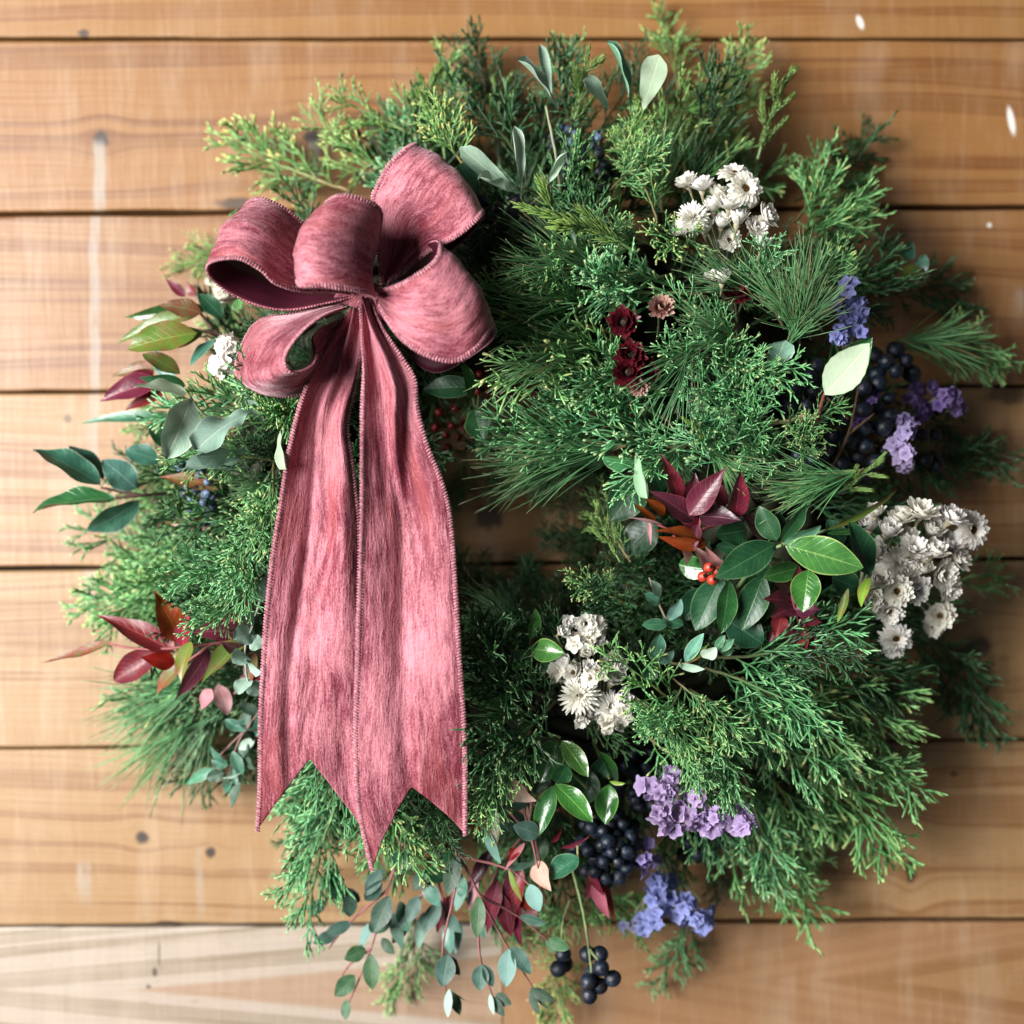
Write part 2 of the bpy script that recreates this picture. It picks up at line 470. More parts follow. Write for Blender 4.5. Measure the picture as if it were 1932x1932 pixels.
def scaleM(M, s):
    return M @ Matrix.Diagonal((s, s, s, 1))

# ------------------------------------------------------------------ evergreen sprig meshes
def rot_dir(d, nrm, ang, tilt):
    """turn d in the plane of normal nrm by ang, then lift by tilt"""
    q = Matrix.Rotation(ang, 3, nrm) @ d
    side = q.cross(nrm)
    return (Matrix.Rotation(tilt, 3, side) @ q).normalized()

def cedar_mesh(seed, length=0.088, bend=0.25, droop=0.0, bushy=1.0, cones=0.25, thick=0.00088):
    r = random.Random(seed)
    G = Geo()
    nrm = Vector((0, 0, 1))
    def twig(p, d, L, rad, level, bnd):
        nseg = max(3, int(L / 0.0026)) if level >= 2 else max(6, int(L / 0.006))
        nseg = min(nseg, 9 if level >= 2 else 22)
        pts = [p.copy()]; dirs = [d.copy()]
        q = p.copy(); dd = d.copy()
        for i in range(nseg):
            dd = (dd + Vector((0, r.gauss(0, 0.05), r.gauss(0, 0.05))) + Vector((0, bnd[0], bnd[1])) / nseg).normalized()
            q = q + dd * (L / nseg)
            pts.append(q.copy()); dirs.append(dd.copy())
        tone = r.uniform(0.75, 1.2)
        rads = []; cols = []
        cone = level >= 2 and r.random() < cones * 0.6
        for i in range(nseg + 1):
            t = i / nseg
            if level >= 2:
                rr = rad * (1.0 - 0.30 * t) * (1.18 if i % 2 else 0.84)
                g = tone * (1.14 if i % 2 else 0.86)
                young = t * t
                col = ((0.082 + 0.200 * young) * g, (0.225 + 0.230 * young) * g, (0.092 + 0.120 * young) * g)
            else:
                rr = rad * (1.0 - 0.6 * t)
                g = tone
                wv = max(0, 1 - t * 1.6) if level == 0 else 0
                col = (0.10 * g * (1 - wv) + 0.16 * wv, 0.19 * g * (1 - wv) + 0.11 * wv, 0.075 * g * (1 - wv) + 0.06 * wv)
            rads.append(rr); cols.append(col)
        if cone:
            rads[-1] = rad * 1.25; cols[-1] = (0.36, 0.37, 0.19)
            rads[-2] = rad * 1.15; cols[-2] = (0.32, 0.36, 0.16)
        else:
            rads[-1] *= 0.55
            cols[-1] = tuple(c * 1.25 + 0.02 for c in cols[-1])
        G.cord(pts, rads, cols, 3 if level >= 1 else 5)
        if level == 3: return
        if level == 0:
            n = int(12 * bushy * length / 0.088); t0 = 0.12
        elif level == 1:
            n = max(3, int(L / 0.0050)); t0 = 0.14
        else:
            n = max(1, int(L / 0.0066)); t0 = 0.25
        for j in range(n):
            t = t0 + (0.985 - t0) * (j + r.uniform(0, 0.5)) / n
            fi = min(int(t * nseg), nseg - 1)
            fr = t * nseg - fi
            bp = pts[fi].lerp(pts[fi + 1], fr)
            sgn = 1 if j % 2 else -1
            if level == 0:
                LL = length * (0.42 * (1 - t) ** 0.75 + 0.10) * r.uniform(0.75, 1.15)
                ang = r.uniform(0.40, 0.62)
                tilt = r.gauss(0.05, 0.30)
                twig(bp, rot_dir(dirs[fi], nrm, sgn * ang, tilt), LL, rad * 0.62, 1, (-sgn * 0.25 + r.gauss(0, .15), bnd[1] * 0.6))
            elif level == 1:
                LL = (0.0225 * (1 - t) ** 0.6 + 0.0070) * r.uniform(0.7, 1.2) * min(1.0, L / 0.03 + 0.3)
                twig(bp, rot_dir(dirs[fi], nrm, sgn * r.uniform(0.36, 0.68), r.gauss(0.1, 0.42)), LL, thick, 2, (-sgn * 0.25, 0.12))
            else:
                if L < 0.009: continue
                LL = L * r.uniform(0.32, 0.55) * (1.15 - t * 0.6)
                twig(bp, rot_dir(dirs[fi], nrm, sgn * r.uniform(0.4, 0.7), r.gauss(0.0, 0.4)), LL, thick * 0.92, 3, (-sgn * 0.15, 0.05))
    twig(Vector((0, 0, 0)), Vector((1, 0, 0)), length, 0.0013, 0, (bend, -droop))
    return G.mesh('cedar_sprig', [M_CEDAR])

def pine_mesh(seed, length=0.05, needle=0.085, count=70, spread=0.5):
    r = random.Random(seed)
    G = Geo()
    st = [Vector((length * i / 6, 0.002 * math.sin(i), 0)) for i in range(7)]
    G.cord(st, [0.0016 - 0.0001 * i for i in range(7)], [(0.14, 0.10, 0.05)] * 7, 5)
    for k in range(count // 5):
        t = (k + r.random()) / (count / 5)
        p = Vector((length * t, 0, 0))
        az = r.uniform(0, 2 * math.pi)
        el = r.uniform(0.10, spread)
        d0 = Vector((math.cos(el), math.sin(el) * math.cos(az), math.sin(el) * math.sin(az) * 0.8))
        for j in range(5):
            d = (d0 + Vector((r.gauss(0, .15), r.gauss(0, .15), r.gauss(0, .15)))).normalized()
            L = needle * r.uniform(0.7, 1.1)
            cv = Vector((0, r.gauss(0, 0.30), r.gauss(-0.05, 0.25)))
            pts = []
            q = p.copy()
            for i in range(8):
                pts.append(q.copy())
                q = q + (d + cv * (i / 7)).normalized() * (L / 7)
            g = r.uniform(0.7, 1.3)
            cols = [(0.075 * g + 0.05 * (i / 7), 0.205 * g + 0.05 * (i / 7), 0.090 * g + 0.02 * (i / 7)) for i in range(8)]
            if r.random() < 0.03:
                cols = [(0.26, 0.22, 0.12)] * 8
            cols[-1] = (0.22, 0.22, 0.12)
            G.cord(pts, [0.00034, 0.00054, 0.00056, 0.00056, 0.00055, 0.0005, 0.00042, 0.00018], cols, 3)
    return G.mesh('pine_sprig', [M_NEEDLE])

def heath_mesh(seed, length=0.07, nl=0.0095, branches=4):
    """young juniper shoot: short flat needles in whorls round a tan stem"""
    r = random.Random(seed)
    G = Geo()
    def shoot(p, d, L, rad, n):
        pts = []; q = p.copy(); dd = d.copy()
        for i in range(9):
            pts.append(q.copy())
            dd = (dd + Vector((0, r.gauss(0, 0.07), r.gauss(0.01, 0.06)))).normalized()
            q = q + dd * L / 8
        G.cord(pts, [rad * (1 - 0.06 * i) for i in range(9)], [(0.24 - 0.012 * i, 0.19 + 0.008 * i, 0.10)] * 9, 5)
        for k in range(n):
            t = 0.12 + 0.88 * (k / n)
            fi = min(int(t * 8), 7)
            bp = pts[fi].lerp(pts[fi + 1], t * 8 - fi)
            axis = (pts[fi + 1] - pts[fi]).normalized()
            a = axis.orthogonal().normalized(); b = axis.cross(a)
            for j in range(3):
                az = j * 2.094 + k * 1.05 + r.uniform(-.3, .3)
                el = r.uniform(0.45, 0.85) * (1.15 - 0.65 * t)
                nd = axis * math.cos(el) + (a * math.cos(az) + b * math.sin(az)) * math.sin(el)
                LL = nl * r.uniform(0.7, 1.1) * (1.0 - 0.25 * t)
                up = axis * 0.3
                p2 = bp + nd * LL * 0.5; p3 = bp + (nd + up).normalized() * LL
                g = r.uniform(0.8, 1.2) * (0.75 + 0.5 * t)
                G.cord([bp, bp.lerp(p2, 0.5), p2, p3], [0.0004, 0.00062, 0.00062, 0.00018],
                       [(0.10 * g, 0.19 * g, 0.05 * g), (0.12 * g, 0.24 * g, 0.06 * g), (0.16 * g, 0.29 * g, 0.07 * g), (0.24 * g, 0.34 * g, 0.10 * g)], 3)
    shoot(Vector((0, 0, 0)), Vector((1, 0, 0)), length, 0.0011, 26)
    for i in range(branches):
        t = 0.15 + 0.6 * i / max(1, branches - 1)
        s = 1 if i % 2 else -1
        shoot(Vector((length * t, 0, 0)), Vector((math.cos(0.6), s * math.sin(0.6), r.gauss(0.1, 0.2))).normalized(), length * (0.42 - 0.25 * t), 0.0007, 11)
    return G.mesh('juniper_shoot', [M_NEEDLE])

CEDAR = [cedar_mesh(100 + i, length=0.088, bend=[0.35, -0.35, 0.15, -0.15, 0.55, -0.5, 0.0, 0.3][i], droop=[0.1, 0.3, 0.5, 0.2, 0.4, 0.0, 0.6, -0.2][i],
                    bushy=[0.9, 1.0, 0.8, 1.0, 0.85, 0.95, 1.0, 0.8][i], cones=[0.1, 0.35, 0.15, 0.5, 0.2, 0.08, 0.3, 0.6][i]) for i in range(8)]
LOOSE = [cedar_mesh(200 + i, length=0.092, bend=[0.3, -0.3, 0.1, -0.5][i], droop=0.35, bushy=0.62, cones=0.10, thick=0.00084) for i in range(4)]
LONG = [cedar_mesh(250 + i, length=0.125, bend=[0.3, -0.3, 0.15, -0.2, 0.45][i], droop=[0.2, 0.4, 0.1, 0.5, 0.3][i], bushy=0.74, cones=[0.1, 0.25, 0.3, 0.1, 0.2][i]) for i in range(5)]
LONGSET = set(m.name for m in LONG)
PINE = [pine_mesh(300 + i, 0.045, 0.078, 80, [0.7, 0.95, 0.55][i]) for i in range(3)]
HEATH = [heath_mesh(400 + i, 0.07, [0.0095, 0.012, 0.008][i], [4, 3, 5][i]) for i in range(3)]

# ------------------------------------------------------------------ the wreath
CX, CY = 985, 945
WREATH_M = Matrix.Translation(P(CX, CY, 0.0))
wreath = link('wreath', None, None, WREATH_M)
wreath['label'] = 'round evergreen wreath with berries, white and purple flowers hanging on the plank wall'
wreath['category'] = 'wreath'

BOWZONES = [(640, 500, 250), (850, 480, 90), (690, 640, 220), (620, 800, 140), (690, 950, 190), (690, 1150, 200), (690, 1350, 200), (690, 1500, 160)]
def dome(px, py):
    rho = math.hypot(px - CX, py - CY)
    t = (rho - 430) / 370
    h = 0.030 + 0.108 * math.sqrt(max(0.0, 1 - t * t))
    for (bx, by, br) in BOWZONES:
        q = math.hypot(px - bx, py - by) / br
        if q < 1.15:
            h = min(h, (0.104 if by < 700 else 0.122) + 0.04 * max(0, q - 0.8) / 0.35)
    return h

# the vine ring that carries everything
def ring():
    G = Geo()
    r = random.Random(3)
    R = 0.148
    for k in range(34):
        ph = r.uniform(0, 6.28); off = r.uniform(0.006, 0.038); tw = r.choice([2, 3, 4])
        pts = []
        for i in range(73):
            a = 2 * math.pi * i / 72
            rr = R + off * math.cos(tw * a + ph)
            pts.append(Vector((rr * math.cos(a), -0.046 + off * math.sin(tw * a + ph), rr * math.sin(a))))
        g = r.uniform(0.7, 1.2)
        G.cord(pts, [0.0065] * 73, [(0.018 * g, 0.020 * g, 0.010 * g)] * 73, 6, cap=False)  # near-black to paint shade in the gaps; bulk added to block light
    return G.mesh('vine_ring', [M_STEM])
link('vine_ring', ring(), wreath, WREATH_M)

def sprig(kind, meshes, base, tip, roll=0.0, tint=(1, 1, 1), var=None, smin=0.5, ref=None):
    """base, tip: (px, py, depth)"""
    b = P(*base); t = P(*tip)
    M, L = frame(b, t, roll)
    me = meshes[var if var is not None else rnd.randrange(len(meshes))]
    if kind == 'cedar_sprig' and L > 0.098:
        me = LONG[rnd.randrange(len(LONG))]
        ref = 0.122
    ref = ref or {'cedar_sprig': 0.086, 'pine_sprig': 0.108, 'juniper_shoot': 0.07}[kind]
    o = link(kind, me, wreath, scaleM(M, L / ref))
    o.color = (*tint, 1)
    return o

BLUE = (0.90, 1.16, 1.06); GREEN = (1.10, 1.20, 0.92); YEL = (1.38, 1.26, 0.82); DEEP = (0.22, 0.32, 0.26)  # BLUE and GREEN lifted as if lit; DEEP darkened to paint gap shade
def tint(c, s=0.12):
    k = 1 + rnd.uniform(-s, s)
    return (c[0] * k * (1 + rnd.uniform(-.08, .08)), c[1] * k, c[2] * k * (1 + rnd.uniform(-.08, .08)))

# keep-out discs where flowers, berries and broad leaves stand clear of the evergreens
KEEP = [(1365, 400, 85), (1180, 610, 40), (1190, 690, 50), (1245, 582, 28), (1385, 552, 30), (1608, 590, 42), (1600, 700, 75), (1590, 800, 110), (1500, 720, 70),
        (1700, 790, 80), (1760, 752, 50), (1330, 950, 120), (1290, 1040, 90), (1450, 1050, 120), (1560, 1050, 100), (1490, 1150, 90), (1740, 1050, 110), (1385, 1150, 80),
        (1110, 1270, 90), (1040, 1230, 55), (1085, 1480, 95), (1290, 1520, 80), (1380, 1530, 60), (1140, 1600, 80), (1260, 1680, 60), (960, 1600, 90), (1010, 1700, 60),
        (860, 780, 70), (400, 820, 75), (430, 670, 35), (310, 640, 70), (330, 1210, 110), (440, 1180, 60), (460, 1230, 50), (1180, 900, 60), (1270, 1200, 60),
        (1100, 330, 60), (940, 310, 70), (1060, 320, 40), (940, 400, 40), (1020, 150, 40), (1190, 140, 60)]
def blocked(px, py, m=0):
    for (x, y, r) in KEEP:
        if math.hypot(px - x, py - y) < r + m: return True
    return False
def inbow(px, py, k=0.85):
    for (bx, by, br) in BOWZONES:
        if math.hypot(px - bx, py - by) < br * k: return True
    return False

def around(theta, rho):
    return CX + rho * math.cos(theta), CY - rho * math.sin(theta)

def outer_radius(th):
    """how far the fringe reaches, by direction"""
    deg = math.degrees(th) % 360
    tab = [(0, 800), (25, 850), (45, 800), (65, 800), (80, 830), (100, 800), (125, 690), (145, 640), (160, 700), (180, 720), (200, 760), (220, 760), (240, 720), (260, 720), (285, 720), (300, 800), (320, 880), (340, 850), (360, 800)]
    for (a, ra), (b, rb) in zip(tab, tab[1:]):
        if a <= deg <= b:
            return ra + (rb - ra) * (deg - a) / (b - a)
    return 800

def layer(n, rho0, rho1, spread, len_px, d0, d1, meshes, inward=False, colr=None, avoid=False, jit=1.0):
    for i in range(n):
        th = 2 * math.pi * (i + rnd.uniform(-.5, .5) * jit) / n
        rho = rnd.uniform(rho0, rho1)
        bx, by = around(th, rho)
        ang = th + rnd.gauss(0, spread) + (math.pi if inward else 0)
        # gravity: sprigs on the sides hang a little
        L = rnd.uniform(*len_px)
        if not inward:
            L = min(L, max(160, outer_radius(th) - rho + 20 + rnd.uniform(-60, 45)))
        tx = bx + L * math.cos(ang); ty = by - L * math.sin(ang) + L * 0.10 * abs(math.cos(ang))
        if avoid and (blocked(tx, ty, 5) or blocked((bx + tx) / 2, (by + ty) / 2, 5) or inbow(tx, ty) or inbow((bx + tx) / 2, (by + ty) / 2)):
            continue
        if inward and math.hypot(tx - CX, ty - CY) < 130: continue
        bd = d0(bx, by) if callable(d0) else rnd.uniform(*d0)
        td = d1(tx, ty) if callable(d1) else rnd.uniform(*d1)
        if inbow(bx, by): bd = min(bd, 0.085)
        if inbow(tx, ty): td = min(td, 0.095)
        c = colr if colr else rnd.choice([BLUE, GREEN, GREEN, DEEP])
        sprig('cedar_sprig', meshes, (bx, by, bd), (tx, ty, td), rnd.gauss(0, 0.45), tint(c))

# deep layers that close the wreath, then fringe, then the upper layers; lower tints carry painted shade
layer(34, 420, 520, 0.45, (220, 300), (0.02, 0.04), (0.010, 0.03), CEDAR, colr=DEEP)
layer(28, 520, 600, 0.35, (240, 320), (0.03, 0.05), (0.015, 0.045), LOOSE + CEDAR)
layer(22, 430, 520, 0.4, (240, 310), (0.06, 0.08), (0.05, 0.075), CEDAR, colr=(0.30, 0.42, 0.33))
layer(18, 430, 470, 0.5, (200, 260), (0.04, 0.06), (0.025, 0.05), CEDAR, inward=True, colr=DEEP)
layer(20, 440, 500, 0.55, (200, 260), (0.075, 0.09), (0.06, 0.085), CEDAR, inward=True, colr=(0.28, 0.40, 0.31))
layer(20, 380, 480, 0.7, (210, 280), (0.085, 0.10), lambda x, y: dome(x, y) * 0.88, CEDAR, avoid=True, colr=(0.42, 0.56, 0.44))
layer(14, 300, 420, 0.6, (190, 250), (0.095, 0.11), lambda x, y: dome(x, y) * 1.0, CEDAR, avoid=True)

# foliage the bow and its tails lie on
for (bx, by, tx, ty) in [(600, 900, 620, 760), (620, 1000, 640, 860), (600, 1080, 560, 960), (640, 1120, 700, 1000), (620, 1180, 560, 1080), (660, 1250, 640, 1120), (640, 1320, 720, 1200), (700, 1380, 680, 1260),
                         (760, 1420, 800, 1300), (660, 1420, 600, 1300), (780, 1340, 820, 1220), (720, 1300, 780, 1180), (640, 900, 740, 820), (660, 1000, 770, 940), (650, 1080, 780, 1060), (600, 800, 720, 740), (620, 720, 560, 620), (700, 640, 620, 520),
                         (720, 600, 800, 480), (780, 560, 860, 640), (820, 660, 900, 560), (640, 620, 500, 560), (560, 700, 470, 620), (540, 860, 600, 980), (540, 1000, 600, 1140), (560, 1200, 620, 1340), (800, 600, 760, 720), (700, 800, 800, 860), (570, 870, 470, 800), (580, 820, 490, 750), (560, 780, 500, 700), (970, 530, 880, 430), (910, 570, 870, 450), (990, 490, 900, 400), (960, 450, 880, 370), (1000, 420, 930, 340), (900, 640, 880, 560), (960, 700, 900, 640), (930, 560, 940, 450)]:
    sprig('cedar_sprig', CEDAR, (bx, by, rnd.uniform(.07, .09)), (tx, ty, min(dome(tx, ty), 0.125)), rnd.gauss(0, .5), tint(DEEP))  # shade under the bow is painted in by the dark tint
# sprigs round the hole, shade put into their dark tint
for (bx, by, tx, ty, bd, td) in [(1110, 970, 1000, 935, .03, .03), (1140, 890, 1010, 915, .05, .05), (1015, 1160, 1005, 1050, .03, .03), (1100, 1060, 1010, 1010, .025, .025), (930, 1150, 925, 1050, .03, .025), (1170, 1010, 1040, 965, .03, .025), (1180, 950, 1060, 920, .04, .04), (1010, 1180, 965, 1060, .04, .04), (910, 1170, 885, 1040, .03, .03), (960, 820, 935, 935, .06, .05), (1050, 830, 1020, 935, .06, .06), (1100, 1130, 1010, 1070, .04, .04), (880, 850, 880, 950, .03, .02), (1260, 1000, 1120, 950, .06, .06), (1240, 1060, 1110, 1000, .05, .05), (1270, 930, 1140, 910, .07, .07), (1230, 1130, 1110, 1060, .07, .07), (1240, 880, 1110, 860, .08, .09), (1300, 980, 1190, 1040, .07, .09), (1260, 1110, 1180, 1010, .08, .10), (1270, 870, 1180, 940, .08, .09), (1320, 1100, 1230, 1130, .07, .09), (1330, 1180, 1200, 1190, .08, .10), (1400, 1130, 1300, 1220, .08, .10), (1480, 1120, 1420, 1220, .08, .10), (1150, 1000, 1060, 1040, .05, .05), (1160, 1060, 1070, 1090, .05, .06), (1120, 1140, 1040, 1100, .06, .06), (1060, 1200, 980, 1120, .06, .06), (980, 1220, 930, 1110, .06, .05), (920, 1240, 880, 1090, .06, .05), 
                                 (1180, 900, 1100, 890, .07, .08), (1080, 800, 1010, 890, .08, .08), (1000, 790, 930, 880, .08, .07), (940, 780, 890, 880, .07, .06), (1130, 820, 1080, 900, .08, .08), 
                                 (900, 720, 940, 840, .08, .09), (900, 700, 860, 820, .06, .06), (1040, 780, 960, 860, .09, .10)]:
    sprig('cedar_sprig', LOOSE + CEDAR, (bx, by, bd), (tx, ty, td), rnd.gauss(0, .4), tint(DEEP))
# sprigs one can pick out in the photograph: (base), (tip), colour, roll
def hero(bx, by, tx, ty, c, up=0.027, bd=None, td=None, mesh=CEDAR, roll=None, var=None):
    b = dome(bx, by) - 0.012 if bd is None else bd
    t = dome(tx, ty) + up if td is None else td
    sprig('cedar_sprig', mesh, (bx, by, b), (tx, ty, t), rnd.gauss(0, 0.25) if roll is None else roll, tint(c, 0.06), var)

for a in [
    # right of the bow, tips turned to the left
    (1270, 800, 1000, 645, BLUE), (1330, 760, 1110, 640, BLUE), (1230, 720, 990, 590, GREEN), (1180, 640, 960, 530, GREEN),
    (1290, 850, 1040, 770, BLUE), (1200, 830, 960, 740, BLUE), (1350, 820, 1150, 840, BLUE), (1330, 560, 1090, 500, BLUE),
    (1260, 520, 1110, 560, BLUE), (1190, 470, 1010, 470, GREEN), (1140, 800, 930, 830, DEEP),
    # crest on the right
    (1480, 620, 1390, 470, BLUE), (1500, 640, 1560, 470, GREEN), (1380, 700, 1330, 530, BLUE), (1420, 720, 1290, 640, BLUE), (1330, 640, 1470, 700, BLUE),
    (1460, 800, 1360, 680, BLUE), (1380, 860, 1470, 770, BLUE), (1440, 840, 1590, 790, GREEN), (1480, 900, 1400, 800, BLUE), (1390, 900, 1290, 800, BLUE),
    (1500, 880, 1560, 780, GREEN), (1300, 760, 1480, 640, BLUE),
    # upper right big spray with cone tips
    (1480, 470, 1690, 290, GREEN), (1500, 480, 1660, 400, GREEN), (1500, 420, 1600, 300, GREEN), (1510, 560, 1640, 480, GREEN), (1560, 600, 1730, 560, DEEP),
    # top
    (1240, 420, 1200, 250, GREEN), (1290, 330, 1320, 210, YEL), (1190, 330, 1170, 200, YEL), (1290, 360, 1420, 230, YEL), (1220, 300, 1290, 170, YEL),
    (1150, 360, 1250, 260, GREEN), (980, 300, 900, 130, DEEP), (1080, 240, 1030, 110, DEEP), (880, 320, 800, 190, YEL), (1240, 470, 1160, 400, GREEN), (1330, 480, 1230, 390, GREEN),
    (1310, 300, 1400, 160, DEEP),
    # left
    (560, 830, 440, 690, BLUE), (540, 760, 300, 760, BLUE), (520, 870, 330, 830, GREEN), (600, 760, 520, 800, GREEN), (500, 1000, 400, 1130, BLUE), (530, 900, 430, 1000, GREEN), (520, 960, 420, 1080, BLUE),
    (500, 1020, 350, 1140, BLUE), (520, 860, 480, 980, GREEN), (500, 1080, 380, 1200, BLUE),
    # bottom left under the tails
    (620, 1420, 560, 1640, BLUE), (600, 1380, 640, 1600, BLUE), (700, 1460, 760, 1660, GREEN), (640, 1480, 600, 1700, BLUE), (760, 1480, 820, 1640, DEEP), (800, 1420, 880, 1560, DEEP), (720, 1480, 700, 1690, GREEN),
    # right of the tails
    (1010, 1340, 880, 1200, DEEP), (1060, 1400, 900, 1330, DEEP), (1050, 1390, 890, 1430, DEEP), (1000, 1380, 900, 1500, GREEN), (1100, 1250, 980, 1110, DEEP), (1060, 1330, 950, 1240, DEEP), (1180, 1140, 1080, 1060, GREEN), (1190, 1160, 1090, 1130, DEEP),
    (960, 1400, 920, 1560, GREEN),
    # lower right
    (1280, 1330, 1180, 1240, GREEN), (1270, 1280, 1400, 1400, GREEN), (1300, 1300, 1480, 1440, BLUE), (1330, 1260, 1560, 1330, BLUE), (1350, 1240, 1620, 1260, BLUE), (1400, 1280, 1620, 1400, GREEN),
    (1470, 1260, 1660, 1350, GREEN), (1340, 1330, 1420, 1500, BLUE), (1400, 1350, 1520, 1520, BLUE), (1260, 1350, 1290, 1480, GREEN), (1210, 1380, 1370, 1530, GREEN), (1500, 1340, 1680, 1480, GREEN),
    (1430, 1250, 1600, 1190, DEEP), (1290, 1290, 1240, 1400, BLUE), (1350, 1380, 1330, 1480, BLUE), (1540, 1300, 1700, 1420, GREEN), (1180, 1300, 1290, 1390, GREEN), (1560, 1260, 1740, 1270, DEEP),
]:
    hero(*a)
# the feathery edge against the wall
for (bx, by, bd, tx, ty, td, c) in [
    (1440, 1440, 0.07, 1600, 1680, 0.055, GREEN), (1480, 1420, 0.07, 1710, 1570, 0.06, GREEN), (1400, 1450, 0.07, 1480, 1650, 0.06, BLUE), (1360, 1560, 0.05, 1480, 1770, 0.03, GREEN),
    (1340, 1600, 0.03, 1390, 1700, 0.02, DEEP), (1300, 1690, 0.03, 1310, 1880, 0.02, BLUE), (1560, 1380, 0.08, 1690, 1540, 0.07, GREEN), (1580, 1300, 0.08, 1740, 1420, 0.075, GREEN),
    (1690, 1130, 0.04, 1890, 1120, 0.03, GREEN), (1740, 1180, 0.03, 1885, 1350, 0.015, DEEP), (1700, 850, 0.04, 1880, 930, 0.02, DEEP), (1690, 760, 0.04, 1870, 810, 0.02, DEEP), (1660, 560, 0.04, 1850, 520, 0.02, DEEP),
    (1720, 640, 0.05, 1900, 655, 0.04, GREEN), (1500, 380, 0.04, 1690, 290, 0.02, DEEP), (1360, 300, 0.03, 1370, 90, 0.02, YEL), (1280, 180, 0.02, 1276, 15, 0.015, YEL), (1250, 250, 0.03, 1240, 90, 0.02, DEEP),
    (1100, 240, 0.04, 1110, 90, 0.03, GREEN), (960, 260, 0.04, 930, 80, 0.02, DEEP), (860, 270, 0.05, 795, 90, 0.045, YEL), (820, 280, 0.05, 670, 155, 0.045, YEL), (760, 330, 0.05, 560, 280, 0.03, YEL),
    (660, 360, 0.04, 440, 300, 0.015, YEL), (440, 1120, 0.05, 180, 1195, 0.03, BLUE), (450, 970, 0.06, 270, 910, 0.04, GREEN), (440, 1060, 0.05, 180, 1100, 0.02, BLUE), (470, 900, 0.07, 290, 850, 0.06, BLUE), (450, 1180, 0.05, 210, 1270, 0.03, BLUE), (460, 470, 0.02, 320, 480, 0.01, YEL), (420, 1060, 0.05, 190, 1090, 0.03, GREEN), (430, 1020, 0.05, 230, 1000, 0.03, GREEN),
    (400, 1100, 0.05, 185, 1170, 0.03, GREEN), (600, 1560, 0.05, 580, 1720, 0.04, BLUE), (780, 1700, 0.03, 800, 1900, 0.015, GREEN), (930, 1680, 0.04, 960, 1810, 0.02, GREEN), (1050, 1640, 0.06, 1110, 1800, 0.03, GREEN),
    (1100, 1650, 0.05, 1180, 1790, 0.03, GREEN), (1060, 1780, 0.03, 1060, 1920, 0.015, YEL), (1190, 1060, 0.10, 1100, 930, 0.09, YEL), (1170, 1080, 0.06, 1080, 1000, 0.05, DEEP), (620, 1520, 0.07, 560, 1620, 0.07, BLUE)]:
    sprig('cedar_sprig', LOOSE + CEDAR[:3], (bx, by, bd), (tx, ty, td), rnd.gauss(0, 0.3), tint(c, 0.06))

PT = (0.95, 1.05, 0.95); PT2 = (1.25, 1.3, 1.15)
for (bx, by, bd, tx, ty, td, c) in [
    (1510, 650, 0.12, 1450, 480, 0.155, PT2), (1480, 660, 0.12, 1560, 520, 0.155, PT2), (1530, 640, 0.12, 1500, 490, 0.16, PT), (1250, 400, 0.08, 1240, 200, 0.10, PT2), (1290, 400, 0.07, 1310, 230, 0.08, PT),
    (1160, 520, 0.12, 940, 455, 0.14, PT), (1130, 560, 0.12, 910, 600, 0.15, PT), (1150, 650, 0.12, 915, 660, 0.15, PT), (1120, 480, 0.11, 930, 520, 0.13, PT),
    (1180, 840, 0.11, 880, 900, 0.11, PT), (1170, 860, 0.10, 910, 880, 0.10, PT2), (1150, 800, 0.11, 930, 890, 0.10, PT), (1630, 885, 0.13, 1430, 960, 0.13, PT2), (1600, 890, 0.12, 1440, 930, 0.12, PT), (1330, 840, 0.11, 1430, 920, 0.135, PT2),
    (1270, 830, 0.11, 1290, 930, 0.12, PT), (380, 1290, 0.05, 210, 1430, 0.03, PT2), (400, 1310, 0.05, 240, 1500, 0.03, PT2), (420, 1320, 0.05, 330, 1500, 0.03, PT2), (390, 1270, 0.04, 190, 1360, 0.02, PT2),
    (1010, 1180, 0.09, 870, 1130, 0.10, PT), (990, 1320, 0.10, 880, 1280, 0.11, PT), (1000, 1350, 0.10, 880, 1340, 0.12, PT2), (1700, 660, 0.06, 1860, 620, 0.05, PT), (1690, 640, 0.08, 1850, 650, 0.07, PT2),
    (560, 930, 0.10, 500, 1040, 0.12, PT), (540, 900, 0.10, 420, 930, 0.11, PT), (1400, 640, 0.13, 1280, 600, 0.15, PT), (1450, 560, 0.12, 1300, 500, 0.14, PT), (1330, 620, 0.12, 1240, 770, 0.15, PT)]:
    if bd > 0.09:
        bd += 0.010; td += 0.018
    sprig('pine_sprig', PINE, (bx, by, bd), (tx, ty, td), rnd.uniform(-1, 1), tint(c, 0.08))

HT = (1.0, 1.0, 0.9)
for (bx, by, bd, tx, ty, td, v) in [
    (1190, 470, 0.152, 995, 372, 0.178, 1), (1580, 930, 0.13, 1675, 865, 0.155, 0), (1345, 850, 0.14, 1300, 785, 0.165, 0), (1075, 250, 0.08, 1118, 95, 0.10, 1), (1430, 300, 0.08, 1480, 115, 0.09, 2),
    (1240, 250, 0.10, 1200, 150, 0.12, 2), (930, 270, 0.06, 950, 130, 0.06, 2), (840, 300, 0.06, 800, 130, 0.05, 1), (1170, 1060, 0.13, 1110, 950, 0.13, 2), (1180, 420, 0.09, 1100, 300, 0.10, 1), (1380, 240, 0.05, 1368, 110, 0.04, 2), (1290, 290, 0.09, 1270, 150, 0.1, 2)]:
    o = sprig('juniper_shoot', HEATH, (bx, by, bd), (tx, ty, td), rnd.uniform(-.5, .5), tint(HT, 0.1), v)

